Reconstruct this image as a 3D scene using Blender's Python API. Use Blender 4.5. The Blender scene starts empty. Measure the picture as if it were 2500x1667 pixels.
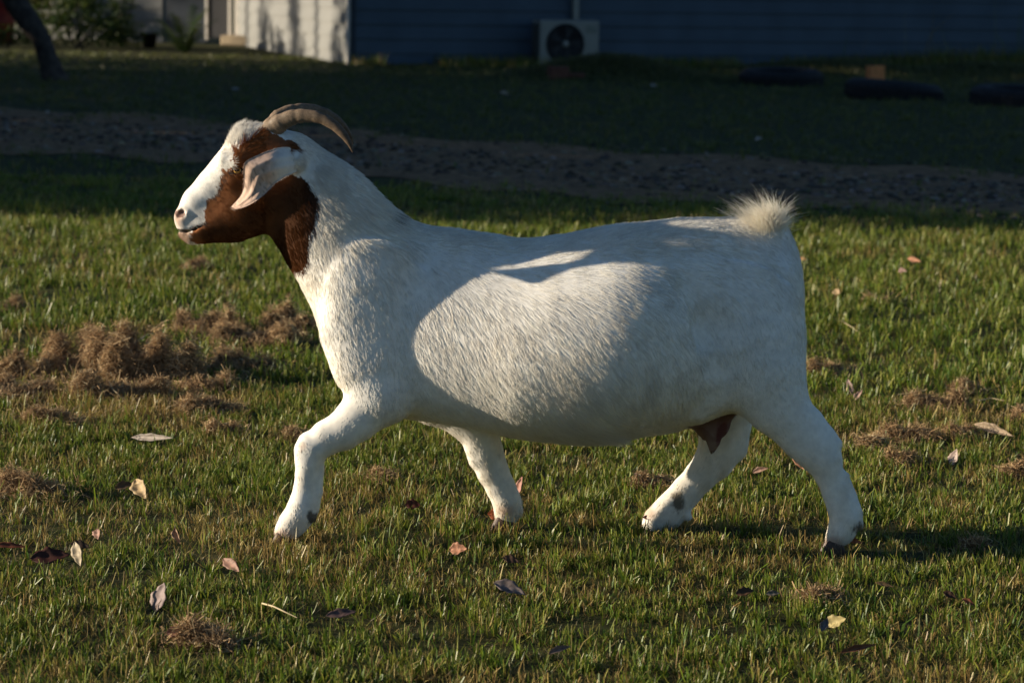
import bpy, math, random
import numpy as np
from mathutils import Matrix, Vector

C = bpy.context.scene.collection
SC = bpy.context.scene
R = math.radians
rng = np.random.default_rng(7)
random.seed(7)

# ------------------------------------------------------------------ camera
CAM_D, CAM_H, PITCH, ROLL, LENS = 6.03, 1.385, R(8.58), R(1.05), 90.0
cp, sp = math.cos(PITCH), math.sin(PITCH)
cr, sr = math.cos(ROLL), math.sin(ROLL)
FW = np.array([0, cp, -sp]); R0 = np.array([1.0, 0, 0]); U0 = np.array([0, sp, cp])
RT = cr * R0 + sr * U0
UP = -sr * R0 + cr * U0
CP = np.array([0, -CAM_D, CAM_H])
FPX = 2500 * LENS / 36.0
cam = bpy.data.cameras.new('camera'); cam_o = bpy.data.objects.new('camera', cam); C.objects.link(cam_o)
cam.lens = LENS; cam.sensor_width = 36; cam.clip_start = 0.1; cam.clip_end = 1000
cam_o.matrix_world = Matrix(((RT[0], UP[0], -FW[0], CP[0]), (RT[1], UP[1], -FW[1], CP[1]), (RT[2], UP[2], -FW[2], CP[2]), (0, 0, 0, 1)))
cam.dof.use_dof = True; cam.dof.focus_distance = 5.95; cam.dof.aperture_fstop = 6.3
SC.camera = cam_o

# ------------------------------------------------------------------ sky, sun, exposure
SUN_EL, SUN_AZ = R(12.7), R(-2.4)          # azimuth: from the left, this much towards the camera
SV = np.array([-math.cos(SUN_AZ) * math.cos(SUN_EL), -math.sin(SUN_AZ) * math.cos(SUN_EL), math.sin(SUN_EL)])
w = bpy.data.worlds.new('World'); SC.world = w; w.use_nodes = True
nt = w.node_tree; bg = nt.nodes['Background']
sky = nt.nodes.new('ShaderNodeTexSky'); sky.sky_type = 'NISHITA'; sky.sun_disc = False
sky.sun_elevation = SUN_EL; sky.sun_rotation = math.atan2(SV[0], SV[1]) % (2 * math.pi)
sky.air_density = 1.0; sky.dust_density = 0.2; sky.ozone_density = 4.0
nt.links.new(sky.outputs[0], bg.inputs[0]); bg.inputs[1].default_value = 0.055
sun = bpy.data.lights.new('sun', 'SUN'); sun_o = bpy.data.objects.new('sun', sun); C.objects.link(sun_o)
sun.energy = 5.0; sun.angle = R(0.55); sun.color = (1.0, 0.86, 0.66)
sun_o.rotation_euler = Vector(-SV).to_track_quat('-Z', 'Y').to_euler(); sun_o.location = (-6, -2, 4)
SC.view_settings.view_transform = 'Standard'; SC.view_settings.look = 'None'
SC.view_settings.exposure = 0.80; SC.view_settings.gamma = 1.0
SC.render.engine = 'CYCLES'
SC.cycles_curves.shape = 'RIBBONS'; SC.cycles_curves.subdivisions = 2
SC.cycles.max_bounces = 12; SC.cycles.diffuse_bounces = 8; SC.cycles.transmission_bounces = 8; SC.cycles.glossy_bounces = 3

# ------------------------------------------------------------------ helpers
def ray(px, py):
    px = np.asarray(px, float); py = np.asarray(py, float)
    return FW + ((px - 1250) / FPX)[..., None] * RT - ((py - 833.5) / FPX)[..., None] * UP
def P(px, py, y=0.0):                      # point of a view ray on the upright plane at depth y
    d = ray(px, py); t = (y - CP[1]) / d[..., 1]
    return CP + d * np.asarray(t)[..., None]
def G(px, py, z=0.0):                      # point of a view ray on the ground
    d = ray(px, py); t = (z - CP[2]) / d[..., 2]
    return CP + d * np.asarray(t)[..., None]
def proj(p):
    q = np.asarray(p) - CP; dz = q @ FW
    return 1250 + FPX * (q @ RT) / dz, 833.5 - FPX * (q @ UP) / dz
def mpp(p):                                # metres per photo pixel at a point
    return float((np.asarray(p) - CP) @ FW) / FPX

def hash3(i, j, k, s=0):
    h = (i.astype(np.int64) * 73856093) ^ (j.astype(np.int64) * 19349663) ^ (k.astype(np.int64) * 83492791) ^ (s * 2654435761)
    h = (h ^ (h >> 13)) * 1274126177 & 0xffffffff
    h = (h ^ (h >> 16)) & 0xffffff
    return h / float(0xffffff)
def vnoise(p, s=0):                        # value noise in 0..1
    p = np.asarray(p, float); f = np.floor(p).astype(np.int64); t = p - f; t = t * t * (3 - 2 * t)
    o = 0
    for a in (0, 1):
        wx = t[:, 0] if a else 1 - t[:, 0]
        for b in (0, 1):
            wy = t[:, 1] if b else 1 - t[:, 1]
            for c in (0, 1):
                wz = t[:, 2] if c else 1 - t[:, 2]
                o = o + wx * wy * wz * hash3(f[:, 0] + a, f[:, 1] + b, f[:, 2] + c, s)
    return o
def sstep(a, b, x):
    t = np.clip((x - a) / (b - a), 0, 1); return t * t * (3 - 2 * t)

def mesh_np(name, V, F, mat=None, parent=None, smooth=False, col=None, loc=None):
    """V (n,3); F list of (m,k) index arrays"""
    me = bpy.data.meshes.new(name)
    V = np.asarray(V, np.float32)
    if not isinstance(F, (list, tuple)) or (len(F) and not isinstance(F[0], np.ndarray)):
        F = [np.asarray(F)]
    loops = np.concatenate([f.ravel() for f in F]).astype(np.int32)
    tot = np.concatenate([np.full(len(f), f.shape[1]) for f in F]).astype(np.int32)
    st = np.concatenate(([0], np.cumsum(tot)[:-1])).astype(np.int32)
    me.vertices.add(len(V)); me.vertices.foreach_set('co', V.ravel())
    me.loops.add(len(loops)); me.loops.foreach_set('vertex_index', loops)
    me.polygons.add(len(tot)); me.polygons.foreach_set('loop_start', st); me.polygons.foreach_set('loop_total', tot)
    me.polygons.foreach_set('use_smooth', np.full(len(tot), bool(smooth)))
    if col is not None:
        a = me.attributes.new('col', 'FLOAT_COLOR', 'POINT')
        c4 = np.ones((len(V), 4), np.float32); c4[:, :3] = col; a.data.foreach_set('color', c4.ravel())
    me.update(calc_edges=True)
    if mat: me.materials.append(mat)
    o = bpy.data.objects.new(name, me); C.objects.link(o)
    if parent: o.parent = parent
    if loc is not None: o.location = loc
    return o
def thing(name, label, cat, loc=(0, 0, 0), rz=0, group=None):
    o = bpy.data.objects.new(name, None); C.objects.link(o); o.location = loc; o.rotation_euler = (0, 0, rz)
    o.empty_display_size = 0.1
    return tag(o, label, cat, group)
def tag(o, label, cat, group=None):
    o['label'] = label; o['category'] = cat
    if group: o['group'] = group
    return o
def struct(o, kind='structure'):
    o['kind'] = kind; return o

class MB:                                  # collects simple shapes into one mesh
    def __init__(s): s.V = []; s.F3 = []; s.F4 = []; s.n = 0
    def add(s, V, F):
        V = np.asarray(V, float); F = np.asarray(F, int) + s.n
        s.V.append(V); (s.F3 if F.shape[1] == 3 else s.F4).append(F); s.n += len(V); return s
    def box(s, a, b, M=None, bev=0.0):
        a = np.array(a, float); b = np.array(b, float)
        if bev <= 0:
            V = np.array([[x, y, z] for x in (a[0], b[0]) for y in (a[1], b[1]) for z in (a[2], b[2])])
            F = [[0, 1, 3, 2], [4, 6, 7, 5], [0, 4, 5, 1], [2, 3, 7, 6], [0, 2, 6, 4], [1, 5, 7, 3]]
            if M is not None: V = V @ M[0].T + M[1]
            return s.add(V, F)
        # chamfered box: 24 verts
        V = []; idx = {}
        for ix in (0, 1):
            for iy in (0, 1):
                for iz in (0, 1):
                    c = np.array([(a, b)[ix][0], (a, b)[iy][1], (a, b)[iz][2]]); sg = np.array([1 - 2 * ix, 1 - 2 * iy, 1 - 2 * iz])
                    for ax in range(3):
                        v = c + sg * bev; v[ax] = c[ax]; idx[ix, iy, iz, ax] = len(V); V.append(v)
        V = np.array(V)
        if M is not None: V = V @ M[0].T + M[1]
        F4 = []; F3 = []
        for ax in range(3):
            o1, o2 = [(1, 2), (2, 0), (0, 1)][ax]
            for sd in (0, 1):
                def k(u, v):
                    t = [0, 0, 0]; t[ax] = sd; t[o1] = u; t[o2] = v; return idx[t[0], t[1], t[2], ax]
                q = [k(0, 0), k(1, 0), k(1, 1), k(0, 1)]; F4.append(q if sd else q[::-1])
            for u in (0, 1):
                for v in (0, 1):
                    def e(t_, A):
                        t = [0, 0, 0]; t[ax] = t_; t[o1] = u; t[o2] = v; return idx[t[0], t[1], t[2], A]
                    q = [e(0, o1), e(1, o1), e(1, o2), e(0, o2)]; F4.append(q if (u + v) % 2 else q[::-1])
        for ix in (0, 1):
            for iy in (0, 1):
                for iz in (0, 1):
                    q = [idx[ix, iy, iz, m] for m in range(3)]; F3.append(q if (ix + iy + iz) % 2 else q[::-1])
        n0 = s.n; s.V.append(V); s.F4.append(np.array(F4) + n0); s.F3.append(np.array(F3) + n0); s.n += len(V); return s
    def tube(s, pts, rad, n=8, caps=True):
        pts = np.asarray(pts, float); rad = np.broadcast_to(np.asarray(rad, float), (len(pts),))
        T = np.gradient(pts, axis=0); T /= np.linalg.norm(T, axis=1)[:, None] + 1e-12
        up = np.array([0, 0, 1.0]) if abs(T[0][2]) < .9 else np.array([1.0, 0, 0])
        rings = []
        for p, t, r in zip(pts, T, rad):
            u = np.cross(up, t); u /= np.linalg.norm(u) + 1e-12; v = np.cross(t, u); up = v if abs(v @ up) > 0.01 else up
            a = np.arange(n) * 2 * math.pi / n
            rings.append(p + r * (np.cos(a)[:, None] * u + np.sin(a)[:, None] * v))
        V = np.concatenate(rings); m = len(pts); F = []
        for i in range(m - 1):
            for j in range(n):
                k = (j + 1) % n; F.append([i * n + j, i * n + k, (i + 1) * n + k, (i + 1) * n + j])
        n0 = s.n; s.add(V, F)
        if caps:
            c0 = np.vstack([V[:n], pts[0]]); s.add(c0, [[(j + 1) % n, j, n] for j in range(n)])
            c1 = np.vstack([V[-n:], pts[-1]]); s.add(c1, [[j, (j + 1) % n, n] for j in range(n)])
        return s
    def lathe(s, prof, n=32, axis='z', c=(0, 0, 0)):
        a = np.arange(n) * 2 * math.pi / n; V = []
        for r, h in prof:
            x, y = r * np.cos(a), r * np.sin(a); hh = np.full(n, h)
            V.append(np.stack((x, y, hh), 1) if axis == 'z' else np.stack((x, hh, y), 1))
        V = np.concatenate(V) + np.array(c); F = []
        for i in range(len(prof) - 1):
            for j in range(n):
                k = (j + 1) % n; F.append([i * n + j, i * n + k, (i + 1) * n + k, (i + 1) * n + j])
        return s.add(V, F)
    def build(s, name, mat, parent=None, smooth=False, loc=None, col=None):
        F = []
        if s.F4: F.append(np.concatenate(s.F4))
        if s.F3: F.append(np.concatenate(s.F3))
        return mesh_np(name, np.concatenate(s.V), F, mat, parent, smooth, col, loc)

# ------------------------------------------------------------------ materials
def mat_new(name):
    m = bpy.data.materials.new(name); m.use_nodes = True
    return m, m.node_tree, m.node_tree.nodes['Principled BSDF']
def mat_simple(name, c, rough=0.7, var=0.25, scale=12.0, bump=0.0, spec=0.3, metal=0.0, c2=None, det=4):
    m, t, b = mat_new(name)
    tc = t.nodes.new('ShaderNodeTexCoord'); n = t.nodes.new('ShaderNodeTexNoise')
    n.inputs['Scale'].default_value = scale; n.inputs['Detail'].default_value = det
    t.links.new(tc.outputs['Object'], n.inputs['Vector'])
    rp = t.nodes.new('ShaderNodeValToRGB')
    c = np.array(c, float); lo = c * (1 - var) if c2 is None else np.array(c2, float); hi = c * (1 + var) if c2 is None else c
    rp.color_ramp.elements[0].position = 0.32; rp.color_ramp.elements[1].position = 0.68
    rp.color_ramp.elements[0].color = (*np.clip(lo, 0, 1), 1); rp.color_ramp.elements[1].color = (*np.clip(hi, 0, 1), 1)
    t.links.new(n.outputs['Fac'], rp.inputs[0]); t.links.new(rp.outputs[0], b.inputs['Base Color'])
    b.inputs['Roughness'].default_value = rough; b.inputs['Specular IOR Level'].default_value = spec; b.inputs['Metallic'].default_value = metal
    if bump:
        bp = t.nodes.new('ShaderNodeBump'); bp.inputs['Strength'].default_value = bump; bp.inputs['Distance'].default_value = 0.01
        t.links.new(n.outputs['Fac'], bp.inputs['Height']); t.links.new(bp.outputs[0], b.inputs['Normal'])
    return m
def mat_attr(name, rough=0.7, spec=0.2, transl=0.0, var=0.0, vscale=40):
    m, t, b = mat_new(name)
    a = t.nodes.new('ShaderNodeAttribute'); a.attribute_name = 'col'; cs = a.outputs['Color']
    if var:
        tc = t.nodes.new('ShaderNodeTexCoord'); n = t.nodes.new('ShaderNodeTexNoise'); n.inputs['Scale'].default_value = vscale; n.inputs['Detail'].default_value = 5
        t.links.new(tc.outputs['Object'], n.inputs['Vector'])
        mr = t.nodes.new('ShaderNodeMapRange'); mr.inputs['From Min'].default_value = 0.3; mr.inputs['From Max'].default_value = 0.7
        mr.inputs['To Min'].default_value = 1 - var; mr.inputs['To Max'].default_value = 1 + var * 0.5
        t.links.new(n.outputs['Fac'], mr.inputs[0])
        mx = t.nodes.new('ShaderNodeVectorMath'); mx.operation = 'SCALE'
        t.links.new(cs, mx.inputs[0]); t.links.new(mr.outputs[0], mx.inputs['Scale']); cs = mx.outputs[0]
    t.links.new(cs, b.inputs['Base Color']); b.inputs['Roughness'].default_value = rough; b.inputs['Specular IOR Level'].default_value = spec
    if transl:
        tr = t.nodes.new('ShaderNodeBsdfTranslucent'); ms = t.nodes.new('ShaderNodeMixShader'); ms.inputs[0].default_value = transl
        t.links.new(cs, tr.inputs[0]); t.links.new(b.outputs[0], ms.inputs[1]); t.links.new(tr.outputs[0], ms.inputs[2])
        t.links.new(ms.outputs[0], t.nodes['Material Output'].inputs[0])
    return m


# ================================================================== GROUND
def line_y(tab, px): t = np.array(tab, float); return np.interp(px, t[:, 0], t[:, 1])
TRK_T = [(-3000, 150), (-900, 235), (0, 262), (600, 300), (1000, 332), (1500, 368), (2500, 425), (3400, 480), (6000, 620)]
TRK_B = [(-3000, 225), (-900, 330), (0, 372), (500, 398), (1000, 446), (1500, 492), (2500, 532), (3400, 575), (6000, 720)]
MOUNDS = [(G(1490, 196)[:2], 1.15, .42, .27), (G(2040, 178)[:2], 1.3, .6, .13), (G(2420, 182)[:2], 1.2, .8, .12)]
def ground_h(x, y):
    h = np.zeros_like(x)
    for (c, a, b, hh) in MOUNDS: h = np.maximum(h, hh * np.exp(-(((x - c[0]) / a) ** 2 + ((y - c[1]) / b) ** 2) * 1.5) - .01)
    return np.maximum(h, 0)
M_soil = mat_simple('lawn_soil', (.062, .062, .022), rough=.95, c2=(.026, .031, .010), scale=9, bump=.6, spec=.1, det=8)
xs = np.concatenate([np.linspace(-120, -12, 12), np.linspace(-10, 10, 101), np.linspace(12, 120, 12)])
ys = np.concatenate([np.linspace(-40, -4, 8), np.linspace(-3, 20, 24), np.linspace(20.2, 30, 50), np.linspace(32, 240, 20)])
X, Y = np.meshgrid(xs, ys); Zg = ground_h(X.ravel(), Y.ravel()).reshape(X.shape)
V = np.stack((X.ravel(), Y.ravel(), Zg.ravel()), 1); nx, ny = len(xs), len(ys)
ii, jj = np.meshgrid(np.arange(nx - 1), np.arange(ny - 1)); a = (jj * nx + ii).ravel()
ground = struct(mesh_np('ground', V, np.stack((a, a + 1, a + nx + 1, a + nx), 1), M_soil, smooth=True))

M_track = mat_simple('track_gravel', (.30, .178, .095), rough=.95, c2=(.105, .062, .034), scale=9, bump=.8, spec=.1, det=10)
pxs = np.linspace(-2600, 5600, 170)
top = G(pxs, line_y(TRK_T, pxs) + 6 * np.sin(pxs * .013)); bot = G(pxs, line_y(TRK_B, pxs) + 7 * np.sin(pxs * .017 + 1))
rows = [bot * (1 - t) + top * t for t in np.linspace(0, 1, 7)]; V = np.concatenate(rows); V[:, 2] = .006
n = len(pxs); ii, jj = np.meshgrid(np.arange(n - 1), np.arange(6)); a = (jj * n + ii).ravel()
struct(mesh_np('gravel_track', V, np.stack((a, a + 1, a + n + 1, a + n), 1), M_track))
# loose stones on the track
def blob_stones(n):
    px = rng.uniform(-250, 2800, n); u = rng.random(n); u = np.where(rng.random(n) < .75, .5 + .55 * (u - .5), 1.2 * u - .1)
    py = line_y(TRK_B, px) * (1 - u) + line_y(TRK_T, px) * u
    c = G(px, py); r = .006 + .022 * rng.random(n) ** 4 + .006 * rng.random(n)
    ico = np.array([(0, 0, 1), (.894, 0, .447), (.276, .851, .447), (-.724, .526, .447), (-.724, -.526, .447), (.276, -.851, .447), (.724, .526, -.447), (-.276, .851, -.447), (-.894, 0, -.447), (-.276, -.851, -.447), (.724, -.526, -.447), (0, 0, -1)])
    f = np.array([(0, 1, 2), (0, 2, 3), (0, 3, 4), (0, 4, 5), (0, 5, 1), (1, 6, 2), (2, 7, 3), (3, 8, 4), (4, 9, 5), (5, 10, 1), (2, 6, 7), (3, 7, 8), (4, 8, 9), (5, 9, 10), (1, 10, 6), (11, 7, 6), (11, 8, 7), (11, 9, 8), (11, 10, 9), (11, 6, 10)])
    sc = (.6 + .8 * rng.random((n, 1, 3))) * np.array([1, 1, .65]); jit = 1 + .35 * (rng.random((n, 12, 1)) - .5)
    V = c[:, None] + r[:, None, None] * ico[None] * sc * jit; V[:, :, 2] += (r * .25)[:, None]
    F = f[None] + (np.arange(n) * 12)[:, None, None]
    g = .05 + .26 * rng.random((n, 1)) ** 2.4; col = g * (np.array([1.0, .80, .63]) + .15 * (rng.random((n, 3)) - .5))
    return V.reshape(-1, 3), F.reshape(-1, 3), np.repeat(col, 12, 0)
M_stone = mat_attr('stone', rough=.85, var=.2)
v, f, c = blob_stones(6500)
st = mesh_np('gravel', v, f, M_stone, col=c); st['kind'] = 'stuff'; tag(st, 'loose grey stones scattered on the gravel track behind the goat', 'gravel')

# ================================================================== WHERE THE LITTER LIES (photo pixels)
PINK = (.40, .23, .17); TAN = (.50, .36, .22); CREAM = (.58, .48, .33); MAR = (.085, .028, .020); RED = (.20, .062, .032); MAUV = (.36, .27, .25); ORG = (.55, .27, .16); DKB = (.06, .035, .022); PALE = (.60, .46, .40)
LV = [
 (122, 1358, 100, 42, 8, MAR, 'dark maroon leaf touching the cream leaf at lower left', .8, .15), (190, 1352, 66, 26, -62, CREAM, 'cream upright leaf leaning on the dark maroon leaf', 1.2, .2),
 (196, 1331, 52, 22, -12, DKB, 'dark brown leaf just behind the cream upright leaf', .8, .2), (26, 1332, 84, 15, -3, RED, 'long red brown leaf at the left edge', .9, .3),
 (239, 1303, 28, 20, -70, PINK, 'small tan pink leaf above the cream upright leaf', 1.2, .3), (434, 1307, 44, 16, -58, (.42, .27, .17), 'curled light brown leaf standing left of the raised front hoof', 1.3, .6),
 (565, 1379, 62, 25, -22, PINK, 'pink brown oval leaf lying below the front hoof', .85, .2), (390, 1457, 76, 38, 84, MAUV, 'mauve grey leaf standing upright in the left foreground', 1.25, .15),
 (833, 1497, 76, 25, 10, (.17, .105, .095), 'purplish brown flat leaf right of the straw stalk', .75, .15), (426, 1543, 40, 26, 8, (.36, .17, .115), 'pink brown leaf touching the cut grass tuft in the left foreground', .9, .25),
 (344, 1194, 66, 34, -42, (.60, .44, .24), 'large curled cream yellow leaf left of the front leg', 1.0, .35), (303, 1186, 46, 22, 20, (.13, .085, .05), 'dark brown leaf tucked behind the curled cream yellow leaf', .9, .3),
 (372, 1068, 112, 17, 8, (.42, .36, .31), 'thin arched grey leaf below the big brown heap', 1.2, .3), (1119, 1340, 44, 30, 12, ORG, 'bright orange leaf in the grass under the belly', 1.05, .25),
 (1248, 1366, 44, 22, -18, (.10, .055, .035), 'dark brown leaf to the right of the bright orange leaf', .8, .2), (1244, 1436, 86, 34, -22, (.24, .19, .18), 'grey arched leaf half sunk in the middle foreground', .8, .3),
 (1366, 1586, 62, 16, 22, (.26, .19, .16), 'narrow grey brown leaf at the bottom middle', .8, .5), (1214, 1256, 48, 30, -6, (.38, .11, .045), 'red brown leaf leaning on the far front hoof', 1.2, .2),
 (1266, 1190, 60, 17, 78, (.52, .26, .20), 'pink upright leaf behind the far front foot', 1.4, .25), (1008, 1232, 40, 26, 0, (.09, .026, .018), 'dark maroon round leaf between the two front legs', .9, .2),
 (1949, 1129, 48, 13, -44, ORG, 'orange pink narrow leaf behind the near hind leg', 1.1, .3), (2329, 1116, 44, 20, 82, PALE, 'pale pink upright leaf among the brown tufts at right', 1.3, .2),
 (2042, 1518, 46, 32, 40, (.55, .45, .20), 'yellow cream leaf in the right foreground', 1.0, .3), (2013, 1524, 38, 19, 62, (.16, .15, .16), 'grey leaf tucked against the yellow cream leaf', 1.1, .25),
 (2096, 1582, 98, 15, 14, (.22, .10, .055), 'twisted red brown leaf near the bottom right', 1.0, .5), (2366, 1470, 36, 13, -32, (.28, .10, .055), 'small reddish leaf in the right foreground', 1.0, .4),
 (2318, 1452, 36, 17, -30, (.09, .045, .028), 'dark brown leaf left of the small reddish leaf', .9, .25), (2160, 1427, 48, 11, -14, (.30, .19, .09), 'thin straw brown leaf below the near hind hoof', .9, .4),
 (2086, 1321, 42, 14, -8, (.46, .17, .08), 'orange brown leaf beside the near hind hoof', 1.0, .4), (1887, 1448, 36, 15, 5, (.17, .15, .12), 'small grey leaf right of the dark brown one under the hind legs', .8, .2),
 (1818, 1445, 48, 24, 14, (.11, .060, .032), 'dark brown leaf in the foreground under the hind legs', .8, .25), (2078, 948, 52, 12, -62, (.38, .27, .24), 'narrow pinkish grey leaf right of the goat rump', 1.2, .35),
 (2095, 965, 34, 13, 64, (.50, .33, .26), 'short pale pink leaf crossing the narrow pinkish grey one', 1.2, .3), (2426, 1050, 90, 22, -10, (.42, .32, .22), 'long curled bark coloured leaf by the brown tufts at right', 1.0, .55),
 (2232, 635, 32, 12, -10, ORG, 'distant orange leaf in the sunlit grass at right', 1.1, .3), (2203, 662, 20, 13, 5, (.46, .28, .26), 'distant small pink leaf below the distant orange leaf', 1.0, .3),
 (2044, 714, 20, 15, -50, (.54, .38, .22), 'distant tan leaf in the grass beside the goat rump', 1.2, .3), (1960, 633, 18, 9, -5, ORG, 'tiny orange leaf right behind the rump', 1.1, .3),
 (1560, 1166, 34, 12, -42, (.30, .21, .19), 'small mauve leaf in front of the far hind leg', 1.0, .4), (1857, 1148, 38, 14, 28, (.40, .25, .19), 'pinkish curled leaf between the hind legs', 1.0, .5),
 (1585, 1264, 34, 12, -6, (.26, .10, .06), 'dull red leaf at the toe of the far hind hoof', .9, .3), (560, 1388, 16, 8, 0, (.3, .2, .15), None),
 (1596, 210, 20, 9, -20, (.50, .47, .42), 'pale leaf on the dark far lawn in front of the grassy mound', .7, .3), (1232, 228, 26, 10, -14, (.52, .44, .34), 'pale tan leaf on the dark far lawn below the air conditioner', .7, .3),
 (575, 218, 22, 9, 4, (.46, .44, .42), 'pale leaf on the dark far lawn in front of the pale wall', .7, .3), (1852, 340, 16, 12, 30, (.5, .46, .42), 'pale leaf at the far edge of the gravel track', .8, .3)]
HAY = [(258, 862, 300, 150, 'largest brown heap of raked dry grass on the left lawn', 'cut_grass_heap', 'grass heap', 2.6, 9), (385, 880, 190, 165, 'brown heap of raked dry grass against the right end of the largest heap', 'cut_grass_heap', 'grass heap', 2.0, 6),
 (500, 785, 110, 80, 'rounded brown tuft standing behind the heaps'), (625, 815, 160, 74, 'low brown tuft between the heaps and the goat chest'), (722, 778, 130, 100, 'brown tuft partly hidden behind the goat chest'),
 (300, 945, 170, 80, 'flattened brown patch in front of the two large heaps'), (14, 890, 75, 85, 'brown tuft cut by the left edge level with the heaps'), (135, 1022, 130, 66, 'wide low brown tuft left of the thin arched grey leaf'),
 (492, 944, 100, 60, 'straw flecked brown tuft at the right of the flattened patch'), (514, 994, 100, 58, 'brown tuft below the straw flecked tuft'), (74, 1186, 150, 78, 'large round brown tuft at the left edge below the heaps'),
 (500, 1554, 112, 80, 'brown tuft in the left foreground with a pink brown leaf'), (10, 748, 56, 48, 'small brown tuft at the left edge above the heaps'), (548, 1052, 68, 60, 'small brown tuft left of the raised front knee'),
 (585, 886, 140, 76, 'loose brown tuft in front of the goat chest'), (727, 1064, 44, 42, 'tiny brown tuft touching the raised front knee'), (482, 648, 66, 42, 'small distant brown tuft below the goat chin'), (40, 950, 130, 60, 'flat brown patch at the left edge below the heaps'),
 (2280, 980, 120, 72, 'round brown tuft with a dark shadow on the right lawn'), (2362, 948, 62, 48, 'small brown tuft behind the round one on the right'), (2218, 1062, 118, 56, 'wide brown tuft below the round one on the right'), (2352, 1058, 64, 48, 'brown tuft under the long curled bark coloured leaf'),
 (2022, 902, 100, 54, 'flat brown tuft close behind the near hind thigh'), (2133, 1084, 68, 52, 'brown tuft left of the wide brown tuft on the right'), (2206, 1122, 66, 52, 'dense brown tuft left of the pale pink upright leaf'),
 (2482, 1145, 64, 68, 'brown tuft cut by the right edge beside the pale pink upright leaf'), (2378, 1334, 54, 40, 'small brown tuft on the goat shadow at the right'), (2002, 1462, 84, 44, 'flattened brown tuft above the yellow cream leaf'), (2494, 1014, 40, 46, 'brown tuft at the right edge above the curled leaf'),
 (1592, 1180, 60, 44, 'brown tuft in front of the far hind leg'), (2140, 735, 44, 34, 'small distant brown tuft in the sunlit grass at right'), (925, 1168, 60, 36, 'faint brown tuft under the chest between the front legs')]

def litter_short(P3):
    """how far the turf is pressed down: under the heaps of cut grass it is gone, just in front of fallen leaves it is low"""
    f = np.ones(len(P3)); x, y = P3[:, 0], P3[:, 1]
    for q in HAY:
        c = G(q[0], q[1] + q[3] * .30, 0.0); a = q[2] * mpp(c) / 2 * (1.2 if q[0] < 800 and 740 < q[1] < 1010 else 1); b = a * (.75 if q[2] < 200 else .55)
        d = np.hypot((x - c[0]) / a, (y - c[1]) / b) + .5 * (vnoise(np.stack((x * 30, y * 30, x * 0), 1), 68) - .5); f = np.where(d < .88, np.where(rng.random(len(f)) < .22, f * .9, 0), np.where(d < 1.35, f * .8, f))
    for q in LV:
        if q[6] is None: continue
        c = G(q[0], q[1] + 4, 0.018); a = q[2] * mpp(c) * .5 * max(.35, abs(math.cos(R(q[4])))) + .006
        m = (np.abs(x - c[0]) < a) & (y < c[1] + .02) & (y > c[1] - .13); f = np.where(m, f * .45, f)
    return f
# ================================================================== GRASS
M_grass = mat_attr('grass', rough=.45, spec=.4, transl=.30)
def blades(pos, az, lean, bend, h, wd, c0, c1, blunt):
    n = len(pos)
    d = np.stack((np.cos(az), np.sin(az), np.zeros(n)), 1); fa = az + math.pi / 2 + rng.normal(0, .7, n)
    s = np.stack((np.cos(fa), np.sin(fa), np.zeros(n)), 1) * (wd / 2)[:, None]
    z = np.array([0, 0, 1.0])
    p1 = pos + h[:, None] * .5 * (z * np.cos(lean)[:, None] + d * np.sin(lean)[:, None])
    l2 = lean + bend
    p2 = p1 + h[:, None] * .5 * (z * np.cos(l2)[:, None] + d * np.sin(l2)[:, None])
    tp = s * blunt[:, None]
    V = np.stack((pos - s, pos + s, p1 - s * .9, p1 + s * .9, p2 - tp, p2 + tp), 1)
    b = (np.arange(n) * 6)[:, None]
    F = np.concatenate([b + np.array([[0, 1, 3, 2]]), b + np.array([[2, 3, 5, 4]])])
    col = np.stack((c0 * .8, c0 * .8, c0, c0, c1, c1), 1)
    return V.reshape(-1, 3), F, col.reshape(-1, 3)
GREEN = np.array([[.105, .165, .012], [.155, .205, .018], [.068, .132, .013], [.225, .235, .032]])
DRY = np.array([[.34, .25, .070], [.29, .185, .058], [.44, .345, .125], [.19, .130, .042]])
def track_mask(x, y):
    px, py = proj(np.stack((x, y, np.zeros_like(x)), 1)); j = 44 * (vnoise(np.stack((x * 2.2, y * .9, x * 0), 1), 61) - .5)
    t, b = line_y(TRK_T, px) + j, line_y(TRK_B, px) + j
    return np.clip((py - t + 6) / 26, 0, 1) * np.clip((b - py + 24) / 44, 0, 1)
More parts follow.
